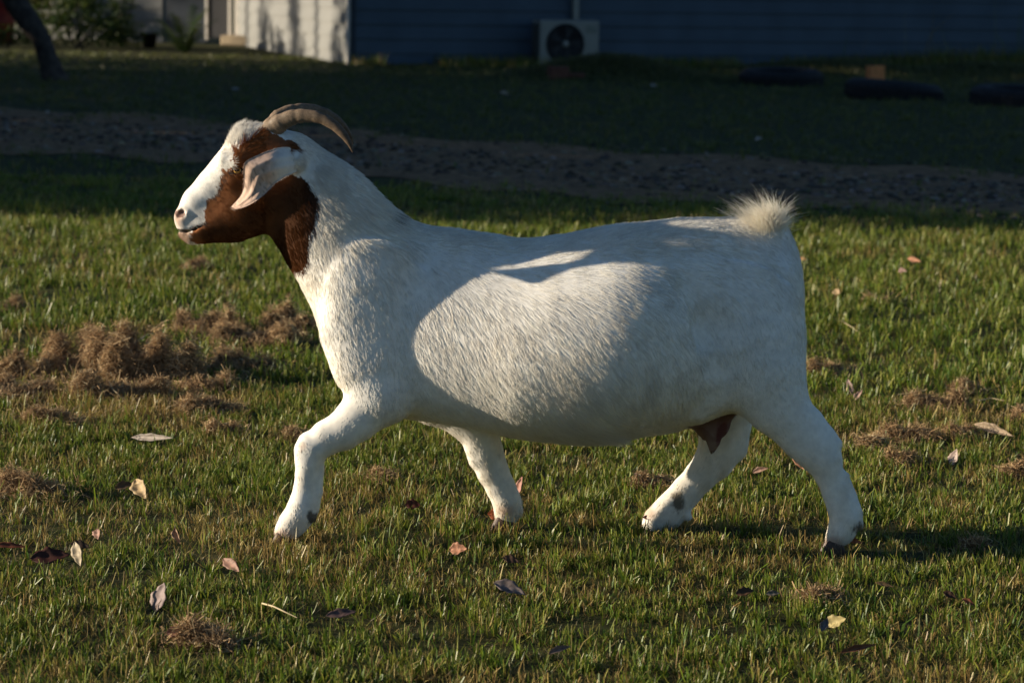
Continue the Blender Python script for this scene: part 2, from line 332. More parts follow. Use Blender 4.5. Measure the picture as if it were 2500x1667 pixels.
def lawn(n_tuft, d0, d1, per, hmul, wmul, wedge=.215, pad=.45, beyond=False):
    u = rng.random(n_tuft); d = np.sqrt(d0 * d0 + (d1 * d1 - d0 * d0) * u)
    x = (rng.random(n_tuft) * 2 - 1) * (d * wedge + pad); y = d - CAM_D
    k = track_mask(x, y); keep = rng.random(n_tuft) > k * .955
    if beyond: keep &= np.abs(x) > d * .215 + .45
    hx, hy = HOUSE_IN(x, y); keep &= ~(hx)
    x, y = x[keep], y[keep]; nt_ = len(x)
    P3 = np.stack((x, y, np.zeros(nt_)), 1)
    dense = vnoise(P3 * np.array([7, 7, 1]), 62) * .6 + vnoise(P3 * np.array([23, 23, 1]), 63) * .4
    keep = rng.random(nt_) < .02 + 1.75 * dense ** 1.3; P3 = P3[keep]; dense = dense[keep]; nt_ = len(P3)
    dist = P3[:, 1] + CAM_D
    hn = vnoise(P3 * np.array([3.2, 3.2, 1]), 64)
    green = .5 + (vnoise(P3 * np.array([1.3, 1.3, 1]), 65) - .5) * .30 + (vnoise(P3 * np.array([7, 7, 1]), 66) - .5) * .40 + (vnoise(P3 * np.array([24, 24, 1]), 67) - .5) * .25 + .022
    lush = sstep(6.6, 9.0, dist) * sstep(15.5, 12.5, dist)               # the lawn is greener and longer behind the goat
    px_, py_ = proj(P3); green = green - .17 * np.exp(-((px_ - 320) / 400) ** 2 - ((py_ - 905) / 120) ** 2) - .10 * np.exp(-((px_ - 2280) / 260) ** 2 - ((py_ - 1050) / 80) ** 2)
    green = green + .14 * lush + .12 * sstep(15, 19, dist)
    SHORT = litter_short(P3)
    keep = SHORT > 0; P3, dense, hn, green, lush, SHORT = P3[keep], dense[keep], hn[keep], green[keep], lush[keep], SHORT[keep]; nt_ = len(P3)
    m = rng.poisson(per, nt_) + 2
    idx = np.repeat(np.arange(nt_), m); n = len(idx)
    az = rng.uniform(0, 2 * math.pi, n); rad = np.abs(rng.normal(0, .011, n)) * wmul
    pos = P3[idx] + np.stack((np.cos(az) * rad, np.sin(az) * rad, np.zeros(n)), 1)
    pos[:, 2] = ground_h(pos[:, 0], pos[:, 1]) - .003
    h = (.014 + .019 * rng.random(n) + .013 * hn[idx] + .013 * lush[idx]) * hmul * SHORT[idx]
    longer = (rng.random(n) < .05) | ((rng.random(n) < .35) & (vnoise(P3[idx] * np.array([11, 11, 1]), 69) > .74)); h = np.where(longer, h * 1.6, h)
    lean = np.abs(rng.normal(.22, .34, n)); bend = rng.normal(.28, .40, n)
    wd = (.0016 + .0030 * rng.random(n) ** 1.5) * wmul
    g = green[idx] + rng.normal(0, .13, n)
    isg = g > .465
    flat = (~isg) & (rng.random(n) < .5)                                  # dead blades lie low
    lean = np.where(flat, rng.uniform(.9, 1.5, n), lean); h = np.where(flat, h * .9, h); wd = np.where(isg, wd, wd * .72)
    cg = GREEN[rng.integers(0, 4, n)]; cd = DRY[rng.integers(0, 4, n)]
    c0 = np.where(isg[:, None], cg, cd) * (.75 + .5 * rng.random(n))[:, None]
    cut = (rng.random(n) < .38)[:, None]
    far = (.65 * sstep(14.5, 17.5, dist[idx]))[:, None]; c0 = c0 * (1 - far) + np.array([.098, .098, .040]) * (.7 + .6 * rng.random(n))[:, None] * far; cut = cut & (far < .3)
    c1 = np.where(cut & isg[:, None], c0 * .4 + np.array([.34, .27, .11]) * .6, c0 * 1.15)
    blunt = np.where(rng.random(n) < .5, .6, .12)
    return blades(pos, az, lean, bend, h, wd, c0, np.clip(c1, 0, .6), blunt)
def HOUSE_IN(x, y):
    q = np.stack((x - HC[0], y - HC[1]), 1); a = q @ HU[:2]; b = q @ HN[:2]
    return (a > 0) & (b > 0), b
# ================================================================== HOUSE
HC = G(850, 157); ang = R(19.0); HU = np.array([math.cos(ang), math.sin(ang), 0]); HN = np.array([-math.sin(ang), math.cos(ang), 0])   # corner, along the blue side, into the depth
M_blue = mat_simple('blue_weatherboard', (.062, .090, .124), rough=.6, var=.12, scale=2.5, spec=.3)
M_white = mat_simple('pale_weatherboard', (.20, .202, .195), rough=.6, var=.07, scale=2.0, spec=.3)
M_trim = mat_simple('white_trim', (.62, .58, .52), rough=.5, var=.06, scale=4)
M_dark = mat_simple('dark_paint', (.022, .032, .048), rough=.5, var=.2, scale=6)
M_screen = mat_simple('fly_screen', (.030, .030, .034), rough=.7, var=.4, scale=160)
M_roof = mat_simple('roof_sheet', (.16, .17, .18), rough=.45, var=.1, scale=3, metal=.3)
M_conc = mat_simple('concrete', (.38, .30, .20), rough=.9, var=.2, scale=8, bump=.3)
house = thing('weatherboard_house', 'long weatherboard house with a dark blue side and a pale lit end', 'house', tuple(HC))
Rz = lambda u, nrm: np.stack((u, nrm, np.array([0, 0, 1.0])), 1)       # local x along wall, y outward, z up
def boards(org, u, out, L, z0, z1, step, mat, name):
    mb = MB(); prof = []
    z = z0
    while z < z1 - .01:
        prof += [(.012, z), (.032, z), (.010, min(z + step, z1))]; z += step
    prof = np.array(prof); n = len(prof)
    V = np.concatenate([org + u * s + out * prof[:, :1] + np.array([0, 0, 1.0]) * prof[:, 1:] for s in (0, L)]) - HC
    F = [[i, i + n, i + n + 1, i + 1] for i in range(n - 1)]
    mb.add(V, F); M = (Rz(u, out), org - HC)
    mb.box((0, -.10, z0), (L, .004, z1), M)
    return mb.build(name, mat, house)
Z3 = np.array([0, 0, 1.0])
boards(HC, HU, -HN, 14.0, -.05, 2.7, .183, M_blue, 'wall')
WE = 6.1
boards(HC, HN, -HU, WE, -.05, 2.7, .183, M_white, 'wall')
EC = HC + HN * WE
a2 = R(158.0); EU = np.array([math.cos(a2), math.sin(a2), 0]); EN = np.array([EU[1], -EU[0], 0]); EN = EN if EN[1] < 0 else -EN
boards(EC + EU * 1.28, EU, EN, 3.4, -.05, 2.7, .183, M_white, 'wall')
M = (Rz(EU, EN), EC - HC)
mb = MB(); mb.box((.55, -.08, .02), (1.22, .01, 2.1), M); mb.build('door', M_dark, house)
scr = MB().box((.16, -.05, .10), (.50, .022, 2.05), M); sdoor = scr.build('screen_door', M_screen, house)
fr = MB(); fr.box((.12, -.02, .06), (.16, .045, 2.1), M, .006); fr.box((.50, -.02, .06), (.545, .045, 2.1), M, .006); fr.box((.16, -.02, 2.05), (.50, .045, 2.1), M, .006); fr.build('door_frame', M_trim, house)
mb = MB(); mb.box((-.06, -.02, -.05), (.05, .05, 2.7), M, .01); mb.build('post', M_trim, house)
mb = MB(); mb.box((-.02, -.035, -.05), (.05, .055, 2.7), (Rz(HU, -HN), np.zeros(3)), .006); mb.box((-.055, -.03, -.052), (.0, .034, 2.69), (Rz(HN, -HU), np.zeros(3)), .006); mb.build('corner_trim', M_trim, house)
mb = MB(); mb.box((.012, .036, -.05), (.075, .068, 2.7), (Rz(HU, -HN), np.zeros(3)), .004); mb.build('downpipe', M_dark, house)
mb = MB(); mb.box((10.35, .02, -.05), (10.43, .055, 2.7), (Rz(HU, -HN), np.zeros(3)), .004); mb.build('joint_strip', M_dark, house)
mb = MB(); p0 = -HU * .5 - HN * .5; rc = [p0, p0 + HU * 15, p0 + HU * 15 + HN * 3.8, p0 + HN * 3.8]; r2 = [p0 + HN * 7.6 + HU * 15, p0 + HN * 7.6]
V = [rc[0] + Z3 * 2.75, rc[1] + Z3 * 2.75, rc[2] + Z3 * 4.1, rc[3] + Z3 * 4.1, r2[0] + Z3 * 2.75, r2[1] + Z3 * 2.75]; V = V + [v - Z3 * .09 for v in V]
mb.add(V, [[0, 1, 2, 3], [3, 2, 4, 5], [7, 6, 9, 8], [8, 9, 11, 10], [0, 6, 7, 1], [4, 10, 11, 5], [0, 3, 9, 6], [3, 5, 11, 9], [1, 7, 8, 2], [2, 8, 10, 4]]); mb.build('roof', M_roof, house)
mb = MB(); mb.box((-.42, .06, 0), (.10, .40, .15), (Rz(EU, EN), EC - HC), .02); mb.build('doorstep', M_conc, house)

# --- air conditioner outside the blue wall
M_ac = mat_simple('ac_casing', (.27, .265, .235), rough=.45, var=.06, scale=5)
M_grille = mat_simple('ac_grille', (.030, .030, .032), rough=.6, var=.3, scale=30)
wa = HC + HU * ((G(1382, 158) - HC) @ HU - .21); ACO = wa - HN * .16 - np.array([0, 0, .05])
ac = thing('air_conditioner', 'white air conditioner unit with a round dark fan against the blue wall', 'air conditioner', tuple(ACO), ang)
MB().box((-.37, -.33, .06), (.43, -.02, .63), None, .018).build('casing', M_ac, ac)
mb = MB(); mb.lathe([(0, -.332), (.235, -.332), (.235, -.345), (.255, -.345), (.255, -.328)], 48, 'y', (-.03, 0, .335)); mb.build('fan_opening', M_grille, ac, True)
mb = MB()
for r in np.linspace(.06, .23, 9):
    t = np.linspace(0, 2 * math.pi, 37); mb.tube(np.stack((-.03 + r * np.cos(t), np.full(37, -.352), .335 + r * np.sin(t)), 1), .0026, 5, False)
for t in np.linspace(0, 2 * math.pi, 9)[:-1]: mb.tube([(-.03 + .04 * math.cos(t), -.349, .335 + .04 * math.sin(t)), (-.03 + .24 * math.cos(t), -.349, .335 + .24 * math.sin(t))], .0035, 5)
mb.build('fan_guard', M_grille, ac)
mb = MB(); mb.lathe([(0, -.362), (.034, -.360), (.042, -.350), (.042, -.340)], 24, 'y', (-.03, 0, .335)); mb.build('fan_hub', M_ac, ac, True)
mb = MB()
for k in range(5):
    t0 = k * 2 * math.pi / 5; rr = np.linspace(.045, .215, 5); V = []
    for r in rr: V += [(-.03 + r * math.cos(t0 - .25), -.334, .335 + r * math.sin(t0 - .25)), (-.03 + r * math.cos(t0 + .30), -.341, .335 + r * math.sin(t0 + .30))]
    mb.add(V, [[2 * i, 2 * i + 1, 2 * i + 3, 2 * i + 2] for i in range(4)])
mb.build('fan_blades', mat_simple('fan_plastic', (.05, .05, .055), rough=.5), ac)
mb = MB()
for k in range(9): mb.box((-.376, -.30, .12 + k * .052), (-.366, -.06, .150 + k * .052))
mb.build('side_grille', M_grille, ac)
MB().box((.25, -.334, .475), (.385, -.3295, .565), None, .001).build('label_plate', mat_simple('ac_plate', (.20, .21, .18), rough=.5), ac)
for fx in (-.30, .28): MB().box((fx, -.30, 0), (fx + .08, -.05, .065), None, .006).build('foot', M_grille, ac)
mb = MB(); mb.box((.205, .028, .50), (.285, .112, 2.3), None, .012); mb.build('pipe_cover', M_ac, ac)

# ================================================================== TREES AND PLANTS
M_bark = mat_simple('bark', (.085, .070, .062), rough=.95, c2=(.035, .030, .028), scale=14, bump=.9, spec=.1, det=8)
M_leafage = mat_attr('foliage', rough=.5, spec=.25, transl=.3)
def leaf_cloud(lobes, n, size, cols, droop=.4):
    """many small leaves through the volume of several uneven lobes"""
    vol = np.array([l[3] * l[4] * l[5] for l in lobes]); k = rng.choice(len(lobes), n, p=vol / vol.sum()); L = np.array([l[:6] for l in lobes])[k]
    d = rng.normal(size=(n, 3)); d /= np.linalg.norm(d, axis=1)[:, None]; r = rng.random(n) ** .5
    p = L[:, :3] + d * r[:, None] * L[:, 3:]
    keep = vnoise(p * 1.9, 71) * .6 + vnoise(p * 4.3, 72) * .4 > .40; p = p[keep]; n = len(p); p = p[p[:, 2] > .03]; n = len(p)
    u = rng.normal(size=(n, 3)); u[:, 2] -= droop; u /= np.linalg.norm(u, axis=1)[:, None]; q = rng.normal(size=(n, 3)); s = np.cross(u, q); s /= np.linalg.norm(s, axis=1)[:, None] + 1e-9
    ln = size * (.6 + .8 * rng.random(n)); w_ = ln * .19
    up = np.cross(s, u)
    V = np.stack((p - u * (ln / 2)[:, None], p - s * w_[:, None] + up * (ln * .05)[:, None], p + u * (ln / 2)[:, None] - up * (ln * .06)[:, None], p + s * w_[:, None] + up * (ln * .05)[:, None]), 1).reshape(-1, 3)
    F = np.arange(n * 4).reshape(-1, 4)
    c = np.array(cols)[rng.integers(0, len(cols), n)] * (.7 + .6 * rng.random(n))[:, None]
    return V, F, np.repeat(c, 4, 0)
def tree(name, label, cat, base, trunk, lobes, nleaf, size, cols, group=None, branches=()):
    t = thing(name, label, cat, tuple(base), 0, group)
    mb = MB(); tp = np.array(trunk, float); rr = tp[:, 3].copy(); mb.tube(tp[:, :3], rr, 14)
    for br in branches: b = np.array(br, float); mb.tube(b[:, :3], b[:, 3], 9)
    v = np.concatenate(mb.V); jit = vnoise(v * np.array([9, 9, 2.5]) + np.array(base), 73)[:, None] - .5
    mb.V = [v + np.concatenate([jit, jit, jit * 0], 1) * .03]
    mb.build('trunk', M_bark, t, True)
    v, f, c = leaf_cloud(lobes, nleaf, size, cols); mesh_np('crown', v, f, M_leafage, t, col=c)
    return t
LG = [(.040, .070, .020), (.055, .090, .026), (.030, .055, .018), (.075, .10, .035)]
# leaning tree at the left edge of the frame
tb = G(133, 197); K = mpp(tb + np.array([0, 0, .3]))
def at(px, py, y): q = P(px, py, y); return q - tb
tp = [(*at(133, 206, tb[1]), .155), (*at(131, 190, tb[1]), .122), (*at(120, 150, tb[1]), .105), (*at(102, 95, tb[1]), .105), (*at(70, 52, tb[1]), .115), (*at(38, 8, tb[1]), .125), (*at(5, -60, tb[1]), .12), (*at(-40, -190, tb[1]), .10), (*at(-60, -360, tb[1] + .4), .07), (*at(-70, -560, tb[1] + .6), .03)]
fork = [(*at(48, 22, tb[1]), .085), (*at(20, -20, tb[1] - .1), .075), (*at(-30, -60, tb[1] - .3), .06), (*at(-150, -170, tb[1] - .5), .045)]
tree('leaning_tree', 'dark leaning tree trunk at the left edge of the lawn', 'tree', tb, tp, [(-.9, .3, 3.6, 1.3, 1.3, .8), (-1.4, -.2, 2.9, .9, .9, .6), (-.4, .8, 4.2, .9, .9, .6)], 3500, .11, LG, branches=[fork])
# trees beyond the left side of the frame: they throw the shade over the house and the far lawn
specs = [(-13.0, 10.0, 7.2, 0), (-18.5, 12.2, 9.0, 0), (-18.2, 15.6, 9.4, 0), (-18.8, 18.6, 9.2, 0), (-18.3, 21.6, 9.4, 0), (-16.0, 10.0, 8.0, 0), (-15.2, 13.6, 8.6, 0), (-13.6, 16.6, 8.0, 0), (-15.4, 19.4, 8.8, 0), (-13.8, 22.3, 8.2, 0), (-15.6, 24.9, 8.8, 0), (-30.0, 28.6, 11.0, 1), (-31.5, 32.4, 11.5, 1), (-12.6, 8.7, 6.6, 2), (-14.0, 36.2, 8.0, 0)]
for q, (x, y, H, sparse) in enumerate(specs):
    tr = [(0, 0, -.1, .20), (.05, .02, .8, .17), (-.1, .1, 2.4, .14), (.1, .05, 4.4, .10), (0, 0, H - .6, .03)]
    lb = [(0, 0, H * .62, 2.0, 2.1, H * .36), (.3, -.9, H * .38, 1.5, 1.5, H * .26), (-.2, 1.0, H * .4, 1.5, 1.4, H * .27), (.2, -.1, 1.0, 1.5, 2.0, 1.2), (0, .6, H * .8, 1.3, 1.3, 1.2)]
    if sparse == 1: lb = [(0, 0, 9.4, 2.2, 1.7, 1.5), (.2, -1.05, 6.3, .8, .42, 1.5), (-.2, 1.15, 6.7, .8, .36, 1.3), (0, .1, 2.6, 1.5, 1.9, 2.4)]
    if sparse == 2: lb = [(0, .3, 4.2, .9, 1.3, 1.7), (.2, .2, 2.2, .8, 1.6, 1.5), (0, .1, .7, .8, 1.4, .9)]
    tree('shade_tree', 'dense tree standing beyond the left side of the lawn', 'tree', (x, y, 0), tr, lb, (7600, 5200, 800)[sparse], .34, LG, 'trees beyond the left side')
# shrubs beside the house
def shrub(name, label, base, lobes, n, size, cols, stems=7):
    t = thing(name, label, 'shrub', tuple(base)); mb = MB(); h = max(l[2] for l in lobes)
    for k in range(stems):
        a = rng.uniform(0, 6.28); l = lobes[k % len(lobes)]
        mb.tube([(0, 0, -.02), (l[0] * .4 + .04 * math.cos(a), l[1] * .4, l[2] * .5), (l[0] + .1 * math.cos(a), l[1] + .1 * math.sin(a), l[2] + l[5] * .4)], [.014, .010, .004], 6)
    mb.build('stem', M_bark, t); v, f, c = leaf_cloud(lobes, n, size, cols); mesh_np('foliage', v, f, M_leafage, t, col=c)
SG = [(.030, .060, .014), (.045, .085, .018), (.022, .045, .014), (.085, .11, .020)]
shrub('shrub', 'wide dark green shrub between the leaning trunk and the pale wall', G(190, 120), [(-.25, 0, .42, .45, .4, .40), (.30, .1, .36, .45, .4, .36), (0, .2, .72, .35, .3, .3), (.62, 0, .22, .35, .3, .26)], 2600, .085, SG)
shrub('shrub', 'yellow green shrub in the sun behind the leaning trunk', G(66, 98), [(0, .3, .55, .42, .4, .45), (.25, .5, .85, .35, .35, .4)], 1500, .09, [(.16, .17, .03), (.11, .14, .03), (.20, .19, .04)])
shrub('shrub', 'low dark shrub under the red barrel at the left edge', G(10, 117), [(-.3, 0, .18, .5, .35, .22), (.25, .1, .16, .4, .3, .2)], 1100, .075, SG)
shrub('shrub', 'thin upright twiggy shrub against the pale wall left of the black pot', G(292, 118), [(0, 0, .35, .16, .16, .36), (.12, .05, .62, .12, .12, .3), (-.1, 0, .5, .12, .12, .35)], 520, .07, SG, 9)
# fern-like plant by the door
pt0 = G(452, 132); pl = thing('fern', 'dark green fern with arching fronds beside the screen door', 'plant', tuple(pt0))
for k in range(22):
    a = rng.uniform(0, 6.28); el = rng.uniform(.6, 1.4); Lf = rng.uniform(.45, .85); s = np.linspace(0, 1, 10); mb = MB()
    cpt = np.stack((np.cos(a) * s * Lf * math.cos(el) * 1.1, np.sin(a) * s * Lf * math.cos(el), s * Lf * math.sin(el) - .22 * s ** 2.5 * Lf), 1); mb.tube(cpt, np.linspace(.006, .0018, 10), 5)
    for i in range(1, 10):
        for sd in (-1, 1):
            w_ = .10 * (1 - .75 * abs(s[i] - .4)); sdv = np.array([-math.sin(a), math.cos(a), 0]) * sd; fwd = cpt[i] - cpt[i - 1]; fwd /= np.linalg.norm(fwd); b = cpt[i]
            mb.add([b - fwd * .014, b + sdv * w_ * .6 + fwd * .005 - Z3 * .008, b + sdv * w_ + fwd * .035 - Z3 * .02, b + fwd * .016], [[0, 1, 2, 3]])
    mb.build('frond', M_leafage, pl, col=np.tile(SG[k % 4], (mb.n, 1)))
# pot, barrel, tyres, bricks
M_pot = mat_simple('black_plastic', (.012, .012, .013), rough=.55, var=.3, scale=20)
b = G(364, 118); pot = thing('flower_pot', 'black tapered flower pot standing by the pale wall', 'flower pot', tuple(b))
mb = MB(); mb.lathe([(0, .0), (.085, .0), (.12, .19), (.128, .19), (.128, .21), (.112, .21), (.105, .17), (0, .16)], 32); mb.build('pot', M_pot, pot, True)
mb = MB(); mb.lathe([(.105, .168), (.06, .178), (0, .174)], 24); mb.build('soil', M_soil, pot, True)
M_red = mat_simple('red_paint', (.16, .012, .016), rough=.5, var=.25, scale=9); M_rim = mat_simple('dark_steel', (.035, .025, .025), rough=.5, metal=.5)
b = G(-14, 108); brl = thing('barrel', 'dark red barrel at the left edge behind the leaning trunk', 'barrel', tuple(b))
mb = MB(); mb.lathe([(0, 0), (.27, 0), (.285, .02), (.285, .28), (.298, .30), (.285, .32), (.285, .58), (.298, .60), (.285, .62), (.285, .86), (.27, .88), (0, .87)], 40); mb.build('drum', M_red, brl, True)
mb = MB(); mb.lathe([(.286, .855), (.30, .86), (.30, .885), (.272, .89), (.268, .87)], 40); mb.build('rim', M_rim, brl, True)
M_rub = mat_simple('old_rubber', (.016, .016, .018), rough=.8, var=.35, scale=18, bump=.2)
def make_tyre(px, py, lab, r, rz, tilt):
    b = G(px, py); t = thing('old_tyre', lab, 'tyre', (b[0], b[1] + r * .9, -.07), rz, 'old tyres in a row on the far lawn'); t.rotation_euler = (tilt[0], tilt[1], rz)
    mb = MB(); mb.lathe([(r * .60, .06), (r * .58, .03), (r * .66, .005), (r * .86, 0), (r * .97, .035), (r, .075), (r, .165), (r * .97, .205), (r * .86, .24), (r * .66, .235), (r * .58, .21), (r * .60, .18), (r * .74, .17), (r * .80, .12), (r * .74, .07), (r * .60, .06)], 64)
    mb.build('casing', M_rub, t, True); mb = MB()
    for k in range(44):
        a = k * 2 * math.pi / 44; ca, sa = math.cos(a), math.sin(a); Mx = (np.array([[ca, -sa, 0], [sa, ca, 0], [0, 0, 1]]), np.zeros(3))
        mb.box((r * .985, -.018, .065), (r * 1.016, .018, .112), Mx); mb.box((r * .985, .014, .128), (r * 1.016, .050, .175), Mx)
    mb.build('tread', M_rub, t)
make_tyre(1916, 212, 'old black tyre lying at the left end of the tyre row near the grassy mound', .47, .2, (R(2), R(-1)))
make_tyre(2195, 246, 'old black tyre lying in front of the orange brick', .50, .9, (R(3), R(3)))
make_tyre(2512, 262, 'old black tyre cut by the right edge of the photo', .50, 1.7, (R(1), R(-2)))
def brick(px, py, yoff, sz, rz, mat, lab, z=0.0, name='brick', cat='brick', rx=0):
    b = G(px, py); o = MB().box((-sz[0] / 2, -sz[1] / 2, 0), (sz[0] / 2, sz[1] / 2, sz[2]), None, .006).build(name, mat, loc=(b[0], b[1] + yoff, z)); o.rotation_euler = (rx, 0, rz); tag(o, lab, cat); return o
M_obr = mat_simple('orange_brick_sunlit', (.66, .24, .085), rough=.85, var=.2, scale=25, bump=.3); M_rbr = mat_simple('red_brick', (.13, .055, .038), rough=.9, var=.3, scale=25, bump=.3); M_slab = mat_simple('grey_slab', (.22, .22, .22), rough=.85, var=.2, scale=14)  # orange brick: base colour raised to stand in for sunlight on it
brick(2166, 214, .95, (.19, .11, .20), .35, M_obr, 'orange brick coloured as if in the sun, standing behind the middle tyre', rx=R(-6))
brick(1362, 198, 0, (.22, .12, .16), .3, M_rbr, 'dull red brick at the left foot of the grassy mound')
brick(1402, 199, .06, (.24, .11, .09), -.15, M_rbr, 'dull red brick lying under the grey slab')
brick(1408, 196, .12, (.36, .16, .035), -.06, M_slab, 'thin grey stone slab on the front of the grassy mound', .095, 'stone_slab', 'slab')

# grass itself, laid out from near to far
def thatch(n, d0, d1):
    d = np.sqrt(d0 * d0 + (d1 * d1 - d0 * d0) * rng.random(n)); x = (rng.random(n) * 2 - 1) * (d * .215 + .45); y = d - CAM_D
    keep = rng.random(n) > track_mask(x, y); p = np.stack((x, y, np.full(n, .001)), 1)[keep]; p = p[litter_short(p) > .3]; n = len(p)
    g = rng.random(n) < .42; c = np.where(g[:, None], GREEN[rng.integers(0, 4, n)] * .6, DRY[rng.integers(0, 4, n)] * .62) * (.6 + .7 * rng.random(n))[:, None]
    low = rng.random(n) < .5
    return blades(p, rng.uniform(0, 6.28, n), np.where(low, rng.uniform(.9, 1.45, n), np.abs(rng.normal(.3, .3, n))), rng.normal(.2, .4, n), np.where(low, rng.uniform(.015, .05, n), rng.uniform(.008, .020, n)), rng.uniform(.0008, .0020, n), c, c * 1.15, np.full(n, .3))
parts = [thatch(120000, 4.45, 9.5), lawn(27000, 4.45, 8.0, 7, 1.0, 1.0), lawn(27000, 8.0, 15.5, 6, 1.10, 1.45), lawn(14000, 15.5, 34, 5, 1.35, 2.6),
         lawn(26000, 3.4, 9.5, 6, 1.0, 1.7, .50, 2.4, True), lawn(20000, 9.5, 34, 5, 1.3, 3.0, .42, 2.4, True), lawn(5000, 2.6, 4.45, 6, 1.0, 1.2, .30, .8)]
off = 0; VV, FF, CC = [], [], []
for v, f, c in parts: VV.append(v); FF.append(f + off); CC.append(c); off += len(v)
gr = mesh_np('grass', np.concatenate(VV), np.concatenate(FF), M_grass, col=np.concatenate(CC)); gr['kind'] = 'stuff'; tag(gr, 'short mown lawn grass, green with dry cut blades', 'grass')
# long weeds along the foot of the house
def weeds(n):
    s = rng.random(n) * 12.5; o = -np.abs(rng.normal(.0, .45, n)) - .06; pos = HC + HU * s[:, None] + HN * o[:, None]
    k = (vnoise(np.stack((s * 1.3, o, o * 0), 1), 75) > .38) | (s > 6.5); pos = pos[k]; s = s[k]; n = len(pos); pos[:, 2] = ground_h(pos[:, 0], pos[:, 1])
    h = (.07 + .10 * rng.random(n)) * (1 + 1.1 * sstep(6, 9, s)); long_ = rng.random(n) < .012 * sstep(6, 9, s); h = np.where(long_, h * 3.2, h)
    g = rng.random(n) < .55; c = np.where(g[:, None], GREEN[rng.integers(0, 4, n)], DRY[rng.integers(0, 4, n)] * .8)
    return blades(pos, rng.uniform(0, 6.28, n), np.abs(rng.normal(.15, .2, n)), rng.normal(.3, .3, n), h, .006 + .006 * rng.random(n), c, c * 1.1, np.full(n, .15))
def mound_grass(n):
    V, F, Cc, o = [], [], [], 0
    for (c, a, b, hh) in MOUNDS:
        p = np.stack((c[0] + rng.normal(0, .55, n) * a, c[1] + rng.normal(0, .6, n) * b, np.zeros(n)), 1); p[:, 2] = ground_h(p[:, 0], p[:, 1]) - .004
        col = np.array([.098, .100, .036]) * (.6 + .9 * rng.random(n))[:, None]
        v, f, c_ = blades(p, rng.uniform(0, 6.28, n), np.abs(rng.normal(.2, .3, n)), rng.normal(.3, .35, n), .03 + .06 * rng.random(n), .005 + .005 * rng.random(n), col, col * 1.2, np.full(n, .2)); V.append(v); F.append(f + o); Cc.append(c_); o += len(v)
    return np.concatenate(V), np.concatenate(F), np.concatenate(Cc)
v, f, c = mound_grass(5000); mg = mesh_np('mound_grass', v, f, M_grass, col=c); mg['kind'] = 'stuff'; tag(mg, 'rough grass over the low mounds before the blue wall', 'grass')
v, f, c = weeds(7000); wd_ = mesh_np('weeds', v, f, M_grass, col=c); wd_['kind'] = 'stuff'; tag(wd_, 'long uncut grass and weeds along the foot of the blue wall', 'weeds')


# ================================================================== FALLEN LEAVES AND CUT GRASS
M_leaf = mat_attr('dry_leaf', rough=.6, spec=.25, transl=.18, var=.25, vscale=90)
def fallen_leaf(px, py, lpx, wpx, deg, col, label, back=.9, curl=.25, bend=0.0, roll=0.0, shape=1.0, lift=.030, twist=0.0, name='fallen_leaf', cat='leaf', split=0):
    """an almond blade with a midrib, curled along and across, lying on the turf; back = how upright it stands"""
    c = G(px, py, lift); k = mpp(c); L, W = lpx * k, wpx * k
    nu, nv = 17, 7; u = np.linspace(-.5, .5, nu); v = np.linspace(-1, 1, nv); a = R(deg)
    uu = np.clip(np.abs(u + .07 * shape * (1 - 4 * u * u)) * 2, 0, 1); prof = (1 - uu ** 1.75) ** 1.05 * 1.06 + .02
    prof *= 1 + .10 * np.sin(u * 23 + px)
    Ug, Vg = np.meshgrid(u, v, indexing='ij')
    X = Ug * L; Yv = Vg * (prof * W / 2)[:, None] + bend * L * (Ug ** 2 * 4 - .5)
    Zv = curl * W * (np.abs(Vg) ** 1.6 * prof[:, None]) + roll * L * (Ug ** 2 * 4) + .03 * W * np.sin(Ug * 17 + Vg * 2)
    tw = twist * Ug; Yv, Zv = Yv * np.cos(tw) - Zv * np.sin(tw), Yv * np.sin(tw) + Zv * np.cos(tw)
    ca, sa = math.cos(a), math.sin(a); x2 = X * ca - Yv * sa; y2 = X * sa + Yv * ca
    ub = np.array([0, math.cos(back), math.sin(back)]); nb_ = np.array([0, -math.sin(back), math.cos(back)])
    V = x2[..., None] * np.array([1.0, 0, 0]) + y2[..., None] * ub + Zv[..., None] * nb_
    V = V.reshape(-1, 3); th = .0006; n = len(V)
    if sum(col) > .70:                                       # pale leaves show because they are turned to the sun
        yw = -rng.uniform(.45, .75); V[:, 0] /= math.cos(yw); Rw = np.array([[math.cos(yw), -math.sin(yw), 0], [math.sin(yw), math.cos(yw), 0], [0, 0, 1]]); V = V @ Rw.T; nb_ = Rw @ nb_
    Vb = V - nb_ * th
    F = []
    for i in range(nu - 1):
        for j in range(nv - 1):
            q = [i * nv + j, (i + 1) * nv + j, (i + 1) * nv + j + 1, i * nv + j + 1]; F.append(q); F.append([n + w_ for w_ in q[::-1]])
    rim = [i * nv for i in range(nu)] + [(nu - 1) * nv + j for j in range(1, nv)] + [i * nv + nv - 1 for i in range(nu - 2, -1, -1)] + list(range(nv - 2, 0, -1))
    for q in range(len(rim)): b0, b1 = rim[q], rim[(q + 1) % len(rim)]; F.append([b0, n + b0, n + b1, b1])
    AV = np.concatenate([V, Vb]); base = np.array(col, float) * .85
    nn = vnoise(AV * 160 + px, 81)[:, None]; ribs = np.exp(-(np.tile(Vg.ravel(), 2)[:, None] / .12) ** 2)
    cc = base * (.78 + .45 * nn) * (1 + .25 * ribs); sp = (vnoise(AV * 420 + py, 82) > .80)[:, None]; cc = np.where(sp, cc * .45, cc)
    e = rim[0]
    o = mesh_np(name, AV, np.array(F), M_leaf, None, True, np.clip(cc, .01, .8), tuple(c))
    m2 = MB()
    tag(o, label, cat, 'leaves scattered on the lawn'); return o
